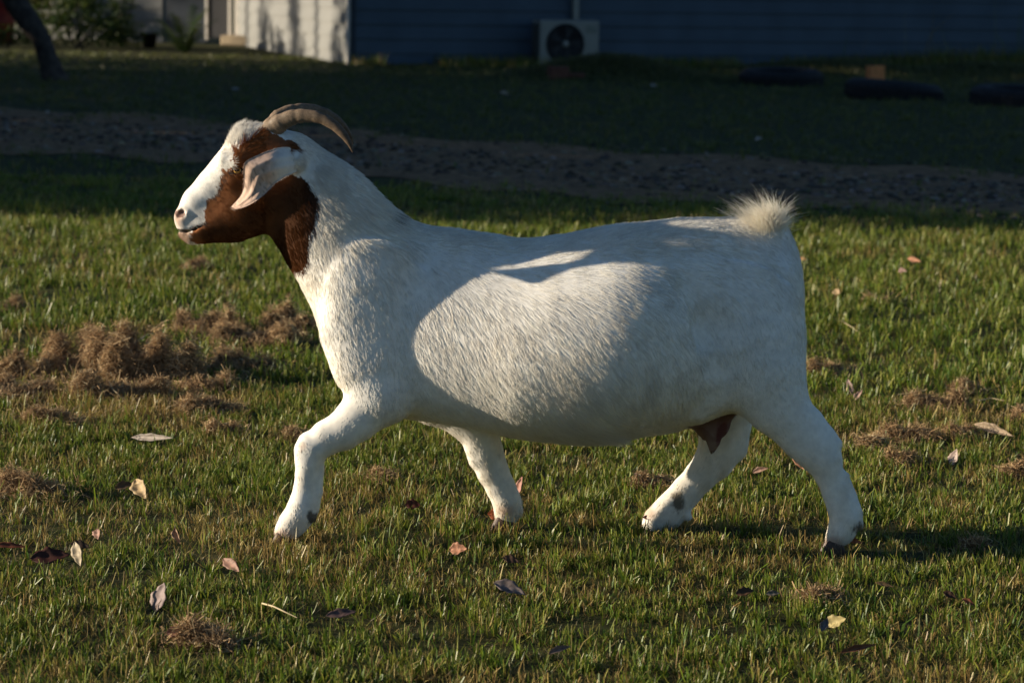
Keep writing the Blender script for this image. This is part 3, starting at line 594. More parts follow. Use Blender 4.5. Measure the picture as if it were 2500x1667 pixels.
for q in LV:
    if q[6] is None: continue
    fallen_leaf(*q[:7], *(q[7:] if len(q) > 7 else ()))
# straw stalk
def stalk(pts, r, col_m, label):
    p = G([a for a, b in pts], [b for a, b in pts], .03); p[:, 2] = .030 + .006 * np.sin(np.arange(len(p)) * 1.3)
    t = np.linspace(0, len(p) - 1, 16); p = np.stack([np.interp(t, np.arange(len(p)), p[:, c_]) for c_ in range(3)], 1); c = p[0].copy()
    o = MB().tube(p - c, np.linspace(r, r * .4, 16), 6).build('straw_stalk', col_m, None, True, tuple(c)); tag(o, label, 'straw', 'dry stalks on the lawn')
M_straw = mat_simple('straw', (.50, .40, .24), rough=.6, var=.2, scale=60)
stalk([(640, 1472), (668, 1486), (695, 1496), (725, 1502)], .0022, M_straw, 'curved straw stalk in the left foreground')
stalk([(2052, 782), (2076, 800), (2100, 816)], .0020, M_straw, 'straight straw stalk in the sunlit grass right of the goat')
stalk([(342, 828), (358, 822), (374, 815)], .0026, M_straw, 'pale straw stalk lying on the big brown heap')
stalk([(2390, 978), (2420, 976), (2452, 980)], .0020, M_straw, 'pale straw stalk beside the brown tuft with a dark shadow')

M_hay = mat_attr('cut_grass', rough=.8, spec=.1, transl=.25)
def hay(px, py, wpx, hpx, label, name='cut_grass_tuft', cat='cut grass', dens=1.0, lumps=0, flat=.78):
    """dry raked grass: a loose heap of fine bent strands round a lumpy heart; px,py = middle of its foot"""
    if px < 800 and 740 < py < 1010: wpx *= 1.22; hpx *= 1.15
    c = G(px, py + hpx * .30, .0); k = mpp(c); a, h = wpx * k / 2 * 1.08, hpx * k * flat + .012; b = a * .75 if wpx < 200 else a * .55
    nl = lumps or int(rng.integers(3, 6)); xs_ = np.linspace(-.72, .72, nl) + rng.uniform(-.14, .14, nl); pk = rng.permutation(np.linspace(.45, 1.0, nl))
    blobs = [(xs_[q] * a, rng.uniform(-.5, .5) * b, 0, a * rng.uniform(.95, 1.5) / nl + .012, b * rng.uniform(.35, .62), h * pk[q]) for q in range(nl)] + [(0, 0, 0, a * .9, b * .85, h * .34)]
    t = thing(name, label, cat, tuple(c), 0, 'heaps and tufts of raked dry grass on the lawn')
    # heart
    V, F, o = [], [], 0
    for (bx, by, bz, ra, rb, rh) in blobs:
        nu, nv = 22, 8; th = np.linspace(0, 2 * math.pi, nu, endpoint=False); ph = np.linspace(-.15, math.pi / 2, nv)
        T, Pq = np.meshgrid(th, ph, indexing='ij'); d = np.stack((np.cos(T) * np.cos(Pq), np.sin(T) * np.cos(Pq), np.sin(Pq)), -1).reshape(-1, 3)
        s = .66 + .28 * (vnoise(d * 3.1 + px + bx * 40, 91) - .5) + .2 * (vnoise(d * 8 + py, 92) - .5)
        V.append(d * s[:, None] * np.array([ra, rb, rh]) + np.array([bx, by, bz]))
        for i in range(nu):
            for j in range(nv - 1): i2 = (i + 1) % nu; F.append([o + i * nv + j, o + i2 * nv + j, o + i2 * nv + j + 1, o + i * nv + j + 1])
        o += nu * nv
    V = np.concatenate(V); nz = vnoise(V * 120 + px, 93)[:, None]
    mesh_np('heart', V, np.array(F), M_hay, t, True, np.array([.085, .055, .030]) * (.55 + .9 * nz))
    # strands
    N = int(dens * (300 + 7.0 * wpx * (1 if wpx < 200 else 1.7))); bl = np.array(blobs); wgt = bl[:, 3] * bl[:, 5]; kx = rng.choice(len(bl), N, p=wgt / wgt.sum()); B = bl[kx]
    d = rng.normal(size=(N, 3)); d[:, 2] = np.abs(d[:, 2]); d /= np.linalg.norm(d, axis=1)[:, None]
    rad = .72 + .36 * rng.random(N) ** 1.6; nz2 = vnoise(d * 3.1 + px + B[:, :1] * 40, 91)
    p = B[:, :3] + d * (rad * (.84 + .34 * (nz2 - .5)))[:, None] * B[:, 3:6]
    u = rng.normal(size=(N, 3)); u -= .75 * (u * d).sum(1)[:, None] * d; u /= np.linalg.norm(u, axis=1)[:, None]
    w_ = np.cross(u, rng.normal(size=(N, 3))); w_ /= np.linalg.norm(w_, axis=1)[:, None]
    stray = rng.random(N) < .16; p[stray, :2] = rng.normal(size=(stray.sum(), 2)) * np.array([a, b]) * .72; p[stray, 2] = rng.uniform(.004, .022, stray.sum())
    L = rng.uniform(.018, .075, N) * min(1.35, .65 + wpx / 200); cv = rng.normal(0, .55, N)
    s = np.linspace(-.5, .5, 6); pts = p[:, None] + L[:, None, None] * (s[None, :, None] * u[:, None] + (cv[:, None] * (.25 - s[None] ** 2))[:, :, None] * w_[:, None] * .8 + .06 * rng.normal(size=(N, 6, 3)))
    pts[:, :, 2] = np.maximum(pts[:, :, 2], .004)
    sd = np.cross(u, w_); wd = rng.uniform(.0005, .0012, N); V = np.stack((pts - sd[:, None] * wd[:, None, None], pts + sd[:, None] * wd[:, None, None]), 2)
    b0 = (np.arange(N) * 12)[:, None, None]; F = (b0 + np.stack([np.array([2 * i, 2 * i + 1, 2 * i + 3, 2 * i + 2]) for i in range(5)])[None]).reshape(-1, 4)
    pal = np.array([[.44, .30, .165], [.33, .215, .115], [.52, .38, .22], [.22, .14, .078], [.62, .51, .32]]); ci = rng.choice(5, N, p=[.3, .27, .22, .16, .05])
    col = pal[ci] * (.7 + .6 * rng.random(N))[:, None]
    st_ = mesh_np('strands', V.reshape(-1, 3), F, M_hay, t, col=np.repeat(col, 12, 0)); st_['kind'] = 'stuff'
    return t
for q in HAY: hay(*q[:5], **(dict(name=q[5], cat=q[6], dens=q[7], lumps=q[8]) if len(q) > 5 else {}))

# ================================================================== GOAT
def px_chain(lst, y, wr=1.0):
    """lst of (px,py,r_px[,half-width m[,y]]) -> rows (x,y,z,r,w)"""
    out = []
    for q in lst:
        yy = q[4] if len(q) > 4 else y
        p = P(q[0], q[1], yy); k = mpp(p); r = q[2] * k
        out.append((p[0], yy, p[2], r, q[3] if len(q) > 3 and q[3] is not None else r * wr))
    return np.array(out)
ZO = lambda zx, zy: (380 + zx / 3.3357, 220 + zy / 3.3357)          # head close-up to photo pixels
def zchain(lst, y=0.0):
    return px_chain([(*ZO(a, b), r / 3.3357, wd, y if len(rest) == 0 else rest[0]) for a, b, r, wd, *rest in lst], y)

def grid_axis(segs):
    out = []
    for a, b, h in segs: out += list(np.arange(a, b, h))
    return np.array(out + [segs[-1][1]])
def sdf_chain(pts, X, Y, Z, k):
    F = None
    for i in range(len(pts) - 1):
        a, b = pts[i], pts[i + 1]
        dx, dz = b[0] - a[0], b[2] - a[2]; L = dx * dx + dz * dz + 1e-12
        t = np.clip(((X - a[0]) * dx + (Z - a[2]) * dz) / L, 0, 1)
        cy = a[1] + (b[1] - a[1]) * t; r = a[3] + (b[3] - a[3]) * t; wd = a[4] + (b[4] - a[4]) * t
        q2 = (X - a[0] - dx * t) ** 2 + (Z - a[2] - dz * t) ** 2; y2 = (Y - cy) ** 2
        k0 = np.sqrt(q2 / r ** 2 + y2 / wd ** 2); k1 = np.sqrt(q2 / r ** 4 + y2 / wd ** 4) + 1e-9
        d = k0 * (k0 - 1) / k1
        F = d if F is None else smin(F, d, k)
    return F
def smin(a, b, k):
    h = np.maximum(k - np.abs(a - b), 0) / k
    return np.minimum(a, b) - h * h * k * 0.25

def surface_nets(gx, gy, gz, F):
    S = F < 0
    nx, ny, nz = F.shape
    # cells
    acc = np.zeros((nx - 1, ny - 1, nz - 1, 3)); cnt = np.zeros((nx - 1, ny - 1, nz - 1))
    coords = (gx, gy, gz)
    def corner(A, c): return A[c[0]:nx - 1 + c[0], c[1]:ny - 1 + c[1], c[2]:nz - 1 + c[2]]
    Sc = [corner(S, (a, b, c)) for a in (0, 1) for b in (0, 1) for c in (0, 1)]
    tot = sum(s.astype(np.int8) for s in Sc); act = (tot > 0) & (tot < 8)
    I = np.argwhere(act); i, j, k = I.T
    pos = np.zeros((len(I), 3)); n = np.zeros(len(I))
    for ax in range(3):
        o1, o2 = [(1, 2), (0, 2), (0, 1)][ax]
        for u in (0, 1):
            for v in (0, 1):
                c0 = [0, 0, 0]; c0[o1] = u; c0[o2] = v; c1 = list(c0); c1[ax] = 1
                f0 = F[i + c0[0], j + c0[1], k + c0[2]]; f1 = F[i + c1[0], j + c1[1], k + c1[2]]
                m = (f0 < 0) != (f1 < 0); t = np.where(m, f0 / np.where(m, f0 - f1, 1), 0)
                p = np.stack([coords[q][I[:, q] + c0[q]] for q in range(3)], 1)
                step = coords[ax][I[:, ax] + 1] - coords[ax][I[:, ax]]
                p[:, ax] += t * step
                pos += p * m[:, None]; n += m
    pos /= n[:, None]
    idx = -np.ones(act.shape, np.int64); idx[i, j, k] = np.arange(len(I))
    faces = []
    for ax in range(3):
        o1, o2 = [(1, 2), (2, 0), (0, 1)][ax]
        s0 = [slice(None)] * 3; s1 = [slice(None)] * 3; s0[ax] = slice(0, -1); s1[ax] = slice(1, None)
        for o in (o1, o2): s0[o] = slice(1, -1); s1[o] = slice(1, -1)
        A, B = S[tuple(s0)], S[tuple(s1)]
        E = np.argwhere(A != B); inside = A[tuple(E.T)]
        base = E.copy()
        for o in (o1, o2): base[:, o] += 1
        def cell(d1, d2):
            b = base.copy(); b[:, o1] -= d1; b[:, o2] -= d2
            return idx[b[:, 0], b[:, 1], b[:, 2]]
        q = np.stack([cell(1, 1), cell(0, 1), cell(0, 0), cell(1, 0)], 1)
        q[~inside] = q[~inside][:, ::-1]
        faces.append(q)
    return pos, np.concatenate(faces)

def lap_smooth(V, Fq, it, wgt=None):
    E = np.concatenate([Fq[:, [a, (a + 1) % 4]] for a in range(4)]); E = np.concatenate([E, E[:, ::-1]])
    deg = np.bincount(E[:, 0], minlength=len(V))[:, None]
    for s in range(it):
        for lam in (0.55, -0.57):
            A = np.stack([np.bincount(E[:, 0], V[E[:, 1], c], minlength=len(V)) for c in range(3)], 1) / deg
            V = V + lam * (A - V) * (1 if wgt is None else wgt[:, None])
    return V
def vnormals(V, Fq):
    a = V[Fq[:, 2]] - V[Fq[:, 0]]; b = V[Fq[:, 3]] - V[Fq[:, 1]]; n = np.cross(a, b)
    N = np.zeros_like(V)
    for c in range(4):
        for q in range(3): N[:, q] += np.bincount(Fq[:, c], n[:, q], minlength=len(V))
    return N / (np.linalg.norm(N, axis=1)[:, None] + 1e-12)

def ear_sheet(side):
    up = [(1225, 505), (1100, 462), (1000, 465), (900, 498), (806, 540), (748, 566), (716, 598), (713, 660), (716, 730), (715, 800), (692, 858), (660, 900), (628, 932), (616, 950)]
    lo = [(1225, 640), (1140, 664), (1095, 690), (1035, 712), (1010, 738), (975, 758), (945, 790), (920, 818), (885, 852), (845, 885), (790, 922), (735, 950), (690, 966), (640, 972)]
    yu = [.038, .060, .076, .090, .102, .110, .113, .107, .101, .096, .092, .090, .089, .089]
    yl = [.040, .070, .080, .087, .093, .098, .100, .107, .115, .122, .127, .130, .130, .126]
    yb = [.000, .012, .022, .027, .022, .016, .011, .008, .006, .005, .004, .004, .003, .002]   # bulge of the middle outwards
    nv = 13; nu = len(up)
    ui = np.linspace(0, nu - 1, 40)
    def itp(a): return np.interp(ui, np.arange(nu), a)
    U = np.stack([itp([q[0] for q in up]), itp([q[1] for q in up])], 1); L = np.stack([itp([q[0] for q in lo]), itp([q[1] for q in lo])], 1)
    for A in (U, L):
        for _ in range(2): A[1:-1] = (A[:-2] + 2 * A[1:-1] + A[2:]) / 4
    YU, YL, YB = itp(yu), itp(yl), itp(yb)
    grids = []
    for th in (0.0, 0.0045):
        rows = []
        for v in np.linspace(0, 1, nv):
            z = U * (1 - v) + L * v
            y = YU * (1 - v) + YL * v + YB * math.sin(math.pi * v) ** 0.8 + 0.0022 * np.sin(v * 19 + ui * .5) * math.sin(math.pi * v)
            edge = min(v, 1 - v) * 2
            y = y - th * min(1, edge * 5 + .12)
            p = P(*ZO(z[:, 0], z[:, 1]), -y)
            rows.append(p)
        grids.append(np.stack(rows, 1))
    nu2 = len(ui); V = np.concatenate([g.reshape(-1, 3) for g in grids]); n1 = nu2 * nv
    F = []
    for i in range(nu2 - 1):
        for j in range(nv - 1):
            a, b, c, d = i * nv + j, i * nv + j + 1, (i + 1) * nv + j + 1, (i + 1) * nv + j
            F.append([a, b, c, d]); F.append([n1 + d, n1 + c, n1 + b, n1 + a])
    rim = [i * nv for i in range(nu2)] + [(nu2 - 1) * nv + j for j in range(1, nv)] + [i * nv + nv - 1 for i in range(nu2 - 2, -1, -1)] + list(range(nv - 2, 0, -1))
    for q in range(len(rim)):
        a, b = rim[q], rim[(q + 1) % len(rim)]; F.append([b, a, n1 + a, n1 + b])
    F = np.array(F)
    if side > 0: V = V * np.array([1, -1, 1]); F = F[:, ::-1]
    return V, F

def build_goat_surface():
    gx = grid_axis([(-.88, -.44, .0034), (-.44, .86, .007)])
    gy = grid_axis([(-.285, -.13, .008), (-.13, .13, .0048), (.13, .285, .008)])
    gz = grid_axis([(-.01, .62, .0072), (.62, 1.02, .0036)])
    F = np.full((len(gx), len(gy), len(gz)), 0.2, np.float32)
    def region(lo, hi, pad):
        s = []
        for g, a, b in zip((gx, gy, gz), lo, hi):
            i0 = max(np.searchsorted(g, a - pad), 0); i1 = min(np.searchsorted(g, b + pad) + 1, len(g)); s.append(slice(i0, i1))
        return tuple(s)
    def mesh3(s): return gx[s[0]][:, None, None], gy[s[1]][None, :, None], gz[s[2]][None, None, :]
    def add(pts, kin, kout, sub=False):
        lo = (pts[:, :3] - np.stack([pts[:, 3], pts[:, 4], pts[:, 3]], 1)).min(0); hi = (pts[:, :3] + np.stack([pts[:, 3], pts[:, 4], pts[:, 3]], 1)).max(0)
        s = region(lo, hi, kout + .03); d = sdf_chain(pts, *mesh3(s), kin)
        F[s] = -smin(-F[s], d, kout) if sub else smin(F[s], d, kout)
    # --- trunk
    prof = np.array([(890, 575, 965, .090), (940, 548, 1000, .120), (1000, 549, 1020, .136), (1060, 557, 1028, .154), (1120, 564, 1037, .172), (1190, 573, 1052, .195),
                     (1260, 584, 1065, .222), (1340, 580, 1073, .243), (1420, 567, 1077, .257), (1500, 553, 1071, .262), (1580, 546, 1058, .248),
                     (1660, 537, 1048, .208), (1740, 535, 1032, .172), (1800, 537, 1012, .148), (1860, 548, 975, .130), (1905, 566, 920, .108)])
    pt = P(prof[:, 0], prof[:, 1]); pb = P(prof[:, 0], prof[:, 2]); xs = (pt[:, 0] + pb[:, 0]) / 2
    s = region((xs[0] - .08, -.25, .2), (xs[-1] + .06, .25, .82), .05); X, Y, Z = mesh3(s)
    xc = np.clip(X, xs[0], xs[-1]); dx = X - xc
    def cub(v):                           # smooth interpolation (Catmull-Rom through stations)
        t = np.interp(xc.ravel(), xs, np.arange(len(xs))); i = np.clip(t.astype(int), 0, len(xs) - 2); f = t - i
        g = lambda k: v[np.clip(i + k, 0, len(xs) - 1)]
        a, b, c_, d_ = g(-1), g(0), g(1), g(2)
        return (b + .5 * f * (c_ - a + f * (2 * a - 5 * b + 4 * c_ - d_ + f * (3 * (b - c_) + d_ - a)))).reshape(xc.shape)
    top, bot, wd = cub(pt[:, 2]), cub(pb[:, 2]), cub(prof[:, 3])
    h = (top - bot) / 2; zc = (top + bot) / 2; u = np.clip((Z - zc) / h, -1.3, 1.3)
    cu = np.interp(xc.ravel(), P([1000, 1130, 1340, 1600, 1850], [800] * 5)[:, 0], [.36, .28, .13, .15, .22]).reshape(xc.shape)
    wl = wd * (1 - cu * u - 0.06 * u * u)
    ex = 0.055
    k0 = np.sqrt((Y / wl) ** 2 + ((Z - zc) / h) ** 2 + (dx / ex) ** 2); k1 = np.sqrt((Y / wl ** 2) ** 2 + ((Z - zc) / h ** 2) ** 2 + (dx / ex ** 2) ** 2) + 1e-9
    F[s] = smin(F[s], k0 * (k0 - 1) / k1, .02)
    # --- neck and brisket
    add(px_chain([(712, 452, 116, .057), (792, 530, 122, .066), (850, 607, 131, .083), (893, 672, 139, .102)], 0), .05, .06)
    add(px_chain([(893, 690, 130, .105), (918, 790, 122, .112), (935, 880, 112, .105)], 0), .05, .05)
    add(px_chain([(880, 775, 85, .05), (893, 855, 80, .05)], 0), .03, .03)
    # --- shoulders and upper arms, thighs
    for sd in (-1, 1):
        add(px_chain([(940, 660, 55, .012), (890, 745, 74, .024), (872, 815, 78, .034)], sd * .086), .03, .045)
    add(px_chain([(872, 812, 76, .030, -.088), (900, 890, 82, .042, -.097), (942, 955, 70, .046, -.102)], 0), .03, .035)
    add(px_chain([(905, 800, 85, .050, .098), (960, 890, 88, .052, .098), (1050, 960, 72, .046, .092)], 0), .03, .035)
    for sd, lst in ((-1, [(1835, 765, 92, .014), (1846, 822, 104, .042), (1852, 880, 100, .056), (1868, 930, 92, .056)]),
                    (1, [(1835, 765, 92, .014), (1815, 810, 108, .044), (1790, 870, 108, .058), (1770, 940, 95, .052)])):
        add(px_chain(lst, sd * .098), .04, .05)
    # hollow of the flank, fold to the stifle
    for sd in (-1, 1):
        add(px_chain([(1712, 690, 52, .026), (1742, 800, 46, .022), (1760, 890, 34, .014)], sd * (.176)), .03, .030, sub=True)
        add(px_chain([(1706, 1000, 26, .030), (1752, 962, 30, .034), (1792, 900, 36, .036)], sd * .098), .03, .030)
    # --- legs
    fn = [(925, 975, 66, .044), (872, 1022, 53, .036), (838, 1050, 46, .034), (800, 1067, 41, .032), (766, 1092, 36, .031), (754, 1125, 31, .027), (750, 1160, 27, .021),
          (746, 1192, 27, .021), (741, 1228, 33, .027), (733, 1253, 35, .029), (714, 1278, 33, .028), (698, 1297, 28, .027)]
    add(px_chain(fn, -.104), .012, .028)
    ff = [(1080, 975, 62, .042), (1140, 1020, 52, .036), (1166, 1055, 44, .033), (1181, 1085, 41, .031), (1189, 1115, 40, .031), (1203, 1150, 37, .028), (1222, 1188, 34, .026),
          (1237, 1222, 33, .027), (1241, 1243, 32, .028), (1236, 1258, 27, .026)]
    add(px_chain(ff, .076), .012, .028)
    hn = [(1868, 930, 88, .056), (1900, 990, 74, .048), (1935, 1030, 61, .040), (1964, 1066, 56, .036), (1990, 1097, 50, .034), (2012, 1125, 42, .031), (2024, 1160, 32, .023), (2040, 1200, 31, .021),
          (2056, 1236, 34, .025), (2066, 1268, 36, .029), (2054, 1296, 31, .028), (2041, 1314, 25, .026)]
    add(px_chain(hn, -.108), .014, .03)
    hf = [(1770, 950, 90, .052), (1768, 1030, 64, .042), (1763, 1085, 55, .036), (1744, 1124, 46, .032), (1710, 1162, 37, .027), (1678, 1197, 36, .025), (1650, 1230, 37, .027),
          (1630, 1253, 39, .030), (1605, 1274, 35, .029), (1597, 1284, 27, .026)]
    add(px_chain(hf, .118), .014, .03)
    # bony joints: point of the hock, tendon, knee
    add(px_chain([(1985, 1022, 22, .014), (2022, 1060, 15, .010), (2040, 1082, 16, .013)], -.108), .01, .016)
    add(px_chain([(1806, 1040, 20, .014), (1808, 1078, 15, .011), (1806, 1100, 16, .013)], .118), .01, .016)
    add(px_chain([(748, 1076, 18, .022), (738, 1096, 16, .021), (737, 1112, 13, .018)], -.104), .01, .014)
    add(px_chain([(1152, 1096, 14, .022), (1160, 1122, 14, .021)], .076), .01, .014)
    add(px_chain([(782, 1140, 11, .010), (776, 1200, 11, .010), (766, 1240, 13, .014)], -.104), .008, .010)
    add(px_chain([(2062, 1160, 11, .009), (2078, 1205, 11, .009), (2092, 1250, 13, .014)], -.108), .008, .010)
    # dewclaws
    for q, y in (((764, 1262, 9), -.104), ((1268, 1250, 9), .076), ((2098, 1280, 10), -.108), ((1680, 1262, 10), .118)):
        for o in (-.012, .012): add(px_chain([(q[0] - 6, q[1] - 6, q[2]), (*q,)], y + o), .01, .008)
    # udder
    add(px_chain([(1735, 985, 58, .055), (1738, 1030, 46, .05)], 0), .02, .02)
    add(px_chain([(1738, 1045, 24, .020, -.030), (1742, 1075, 15, .013, -.034), (1739, 1098, 8, .008, -.036)], 0), .012, .012)
    add(px_chain([(1724, 1030, 22, .018, .026), (1723, 1055, 13, .012, .03), (1722, 1070, 8, .008, .032)], 0), .012, .012)
    # tail dock
    add(px_chain([(1850, 594, 34, .03), (1882, 576, 28, .025), (1886, 558, 22, .02), (1874, 544, 15, .015)], 0), .02, .03)
    # --- head
    add(zchain([(240, 1010, 72, .024), (335, 905, 96, .028), (470, 772, 112, .034), (620, 650, 150, .050), (760, 490, 162, .056), (900, 490, 175, .056), (1080, 510, 165, .054)]), .03, .03)
    add(zchain([(232, 1062, 72, .027), (330, 1030, 80, .027)]), .02, .02)                                   # upper lip
    add(zchain([(245, 1158, 46, .020), (300, 1172, 62, .024), (430, 1115, 108, .030), (610, 1045, 178, .040), (780, 950, 210, .050), (900, 870, 235, .068)]), .03, .022)
    add(zchain([(480, 960, 150, .032), (640, 820, 190, .048)]), .03, .03)
    for sd in (-1, 1):
        add(zchain([(560, 560, 42, .014, sd * .044), (680, 585, 48, .016, sd * .050), (800, 610, 48, .014, sd * .050)]), .02, .02)       # brow ridge
        add(zchain([(672, 640, 46, .014, sd * .046)] * 2), .02, .012)
        add(zchain([(655, 652, 26, .012, sd * .064), (690, 652, 26, .012, sd * .064)]), .006, .004, sub=True)                                               # eye bulge
        add(zchain([(630, 634, 12, .009, sd * .0565), (668, 611, 13, .010, sd * .058), (704, 618, 12, .010, sd * .057)]), .006, .006)
        add(zchain([(634, 676, 8, .007, sd * .055), (672, 696, 8, .007, sd * .056), (700, 684, 8, .008, sd * .057)]), .006, .006)
        add(zchain([(640, 740, 40, .012, sd * .044), (820, 780, 55, .014, sd * .050)]), .02, .02)                   # cheek bone
        add(zchain([(905, 395, 90, .022, sd * .026), (880, 430, 90, .022, sd * .026)]), .02, .012)                  # horn base swell
        add(zchain([(1080, 540, 75, .022, sd * .052), (1130, 580, 80, .022, sd * .056)]), .02, .02)                 # ear root
        add(zchain([(222, 990, 32, .010, sd * .021), (250, 1000, 32, .010, sd * .022)]), .01, .012)                 # nostril wing
        add(zchain([(178, 1024, 24, .011, sd * .026), (214, 998, 28, .012, sd * .031)]), .006, .004, sub=True)      # nostril
    add(zchain([(170, 1142, 6, .05), (260, 1148, 6, .05), (330, 1122, 6, .05), (390, 1096, 4, .05)]), .006, .006, sub=True)   # mouth line
    V, Fq = surface_nets(gx, gy, gz, F)
    V = lap_smooth(V, Fq, 3)
    return V, Fq

def in_poly(x, y, poly):
    c = np.zeros(len(x), bool); n = len(poly)
    for i in range(n):
        x0, y0 = poly[i]; x1, y1 = poly[(i + 1) % n]
        m = ((y0 > y) != (y1 > y)); xi = (x1 - x0) * (y - y0) / ((y1 - y0) or 1e-9) + x0
        c ^= m & (x < xi)
    return c
BROWN = [(548, 640), (590, 655), (625, 600), (622, 560), (640, 480), (720, 430), (820, 365), (850, 330), (900, 300), (1000, 370), (1080, 405), (1180, 470), (1090, 500), (1080, 680), (1200, 712), (1262, 775),
         (1312, 900), (1295, 1100), (1245, 1280), (1232, 1400), (1190, 1490), (1130, 1490), (1030, 1420), (960, 1300), (900, 1240), (700, 1260), (500, 1270), (330, 1270), (265, 1215), (300, 1150), (330, 1128), (400, 1090), (400, 1000), (425, 930),
         (430, 880), (505, 850), (510, 790), (545, 700)]
WHITE = np.array([.88, .85, .79]); BRN = np.array([.25, .094, .034]); BLK = np.array([.028, .020, .017])
def coat_colour(Q, ear=None):
    """marking map on the animal, with shade painted over the lower face (same on both sides)"""
    Q = np.asarray(Q); A = Q.copy(); A[:, 1] = -np.abs(A[:, 1])
    px, py = proj(A); zx = (px - 380) * 3.3357; zy = (py - 220) * 3.3357
    n = len(Q)
    j1 = vnoise(Q * 90, 1) - .5; j2 = vnoise(Q * 90, 2) - .5; j3 = vnoise(Q * 300, 3) - .5; j4 = vnoise(Q * 300, 4) - .5
    col = np.tile(WHITE, (n, 1)) * (0.93 + .14 * vnoise(Q * 25, 5))[:, None]
    cream = sstep(.45, .8, vnoise(Q * 7, 6)) * .35
    col = col * (1 - cream[:, None] * np.array([.02, .07, .16]))
    hx, hy = zx + j1 * 34 + j3 * 26, zy + j2 * 34 + j4 * 26
    def blend(m, c):
        m = np.clip(m, 0, 1)[:, None]; col[:] = col * (1 - m) + np.asarray(c) * m
    head = zx < 1400
    # grey muzzle shading of the hair, pink nose
    blend(.32 * np.exp(-(((hx - 350) / 90) ** 2 + ((hy - 1040) / 60) ** 2)) * (vnoise(Q * 500, 8) > .35) * head, (.30, .29, .29))
    blend(.85 * np.exp(-(((hx - 180) / 55) ** 2 + ((hy - 1040) / 100) ** 2)) * head, (.40, .235, .16)); blend(.22 * (vnoise(Q * 520, 15) > .62) * (zx < 900) * head, (.42, .38, .34))
    br = in_poly(hx, hy, BROWN) & head
    shade = (0.75 + .5 * vnoise(Q * 40, 9))
    bc = BRN * shade[:, None]
    col[br] = bc[br]
    jaw_shade = np.maximum(sstep(700, 830, hx + .25 * (hy - 760)) * sstep(560, 700, hy), sstep(1060, 1130, hy) * sstep(320, 420, hx))  # painted shade: brown darkened below the cheek and behind the ear
    col[br] *= (1 - .66 * jaw_shade[br])[:, None]
    dk = br * sstep(1170, 1290, hx + .0 * hy) * .85 * sstep(1450, 1150, hy) * sstep(520, 700, hy)
    blend(dk, BLK * 1.2)
    blend(br * .5 * np.exp(-(((hx - 830) / 260) ** 2 + ((hy - 1000) / 110) ** 2)), BRN * .55)
    blend(br * .45 * np.exp(-(((hx - 1000) / 130) ** 2 + ((hy - 420) / 50) ** 2)), BLK * 1.3)
    # dark streak from the eye and rim of the eye
    d = np.abs((hx - 560) * .80 + (hy - 740) * .60 * 0 + (hy - 740) * .42)
    blend(.75 * np.exp(-(d / 18) ** 2) * sstep(660, 720, hy) * sstep(930, 850, hy) * (vnoise(Q * 400, 12) > .3) * head, BLK * 1.6)
    blend(np.where((np.hypot((zx - 668) / 42, (zy - 652) / 27) < 1) | (np.hypot((zx - 618) / 30, (zy - 676) / 16) < 1), .95, 0) * head, BLK)
    # lips and chin
    blend(.85 * sstep(330, 250, zx) * sstep(1145, 1165, zy) * sstep(1290, 1220, zy) * head, (.29, .155, .085))
    lipd = np.abs(zy - np.interp(zx, [170, 260, 330, 400, 430], [1142, 1148, 1122, 1090, 1080]))
    blend(.9 * (lipd < 13) * (zx < 425) * head, BLK * 1.5)
    blend(np.where(np.hypot((zx - 198) / 42, (zy - 1008) / 33) < 1, .8, 0) * head, (.10, .035, .025))
    # lower legs: dark marks above the dewclaws, tan knees, stained toes
    for cx, cy, r in ((765, 1262, 15), (2100, 1288, 13), (1668, 1262, 19)):
        blend(.9 * sstep(1.15, .75, np.hypot(px + j1 * 20 - cx, (py + j2 * 20 - cy) / 1.2) / r) * (py > 1100), BLK * 1.0)
    leg = sstep(1040, 1200, py); blend(leg * .34 * sstep(.35, .8, vnoise(Q * np.array([38, 38, 20]), 14)), (.55, .44, .29))
    blend(.45 * sstep(14, 6, np.hypot(px - 738, py - 1088)), (.52, .32, .2))
    for cx, cy in ((690, 1305), (1236, 1266), (2035, 1322), (1590, 1296)):
        blend(.6 * sstep(34, 10, np.hypot(px - cx, (py - cy) * 1.6)) * (py > 1200), (.40, .20, .11))
    # udder
    ud = (sstep(1.25, .85, np.hypot((px - 1737) / 66, (py - 1015) / 52)) + ((px > 1700) & (px < 1775) & (py > 1030) & (py < 1112) & (np.abs(Q[:, 1]) < .05))) * (np.abs(Q[:, 1]) < .085) * (Q[:, 2] < .40)
    blend(.95 * ud, (.115, .042, .038))
    # a few dark hairs on the withers, dirt under the belly
    blend(.55 * sstep(1, .3, np.hypot((px - 968) / 16, (py - 528) / 26)) * (vnoise(Q * 260, 13) > .45), (.10, .09, .09))
    blend(.22 * sstep(1000, 1090, py) * ((px > 950) & (px < 1750)), (.50, .42, .28))
    return col

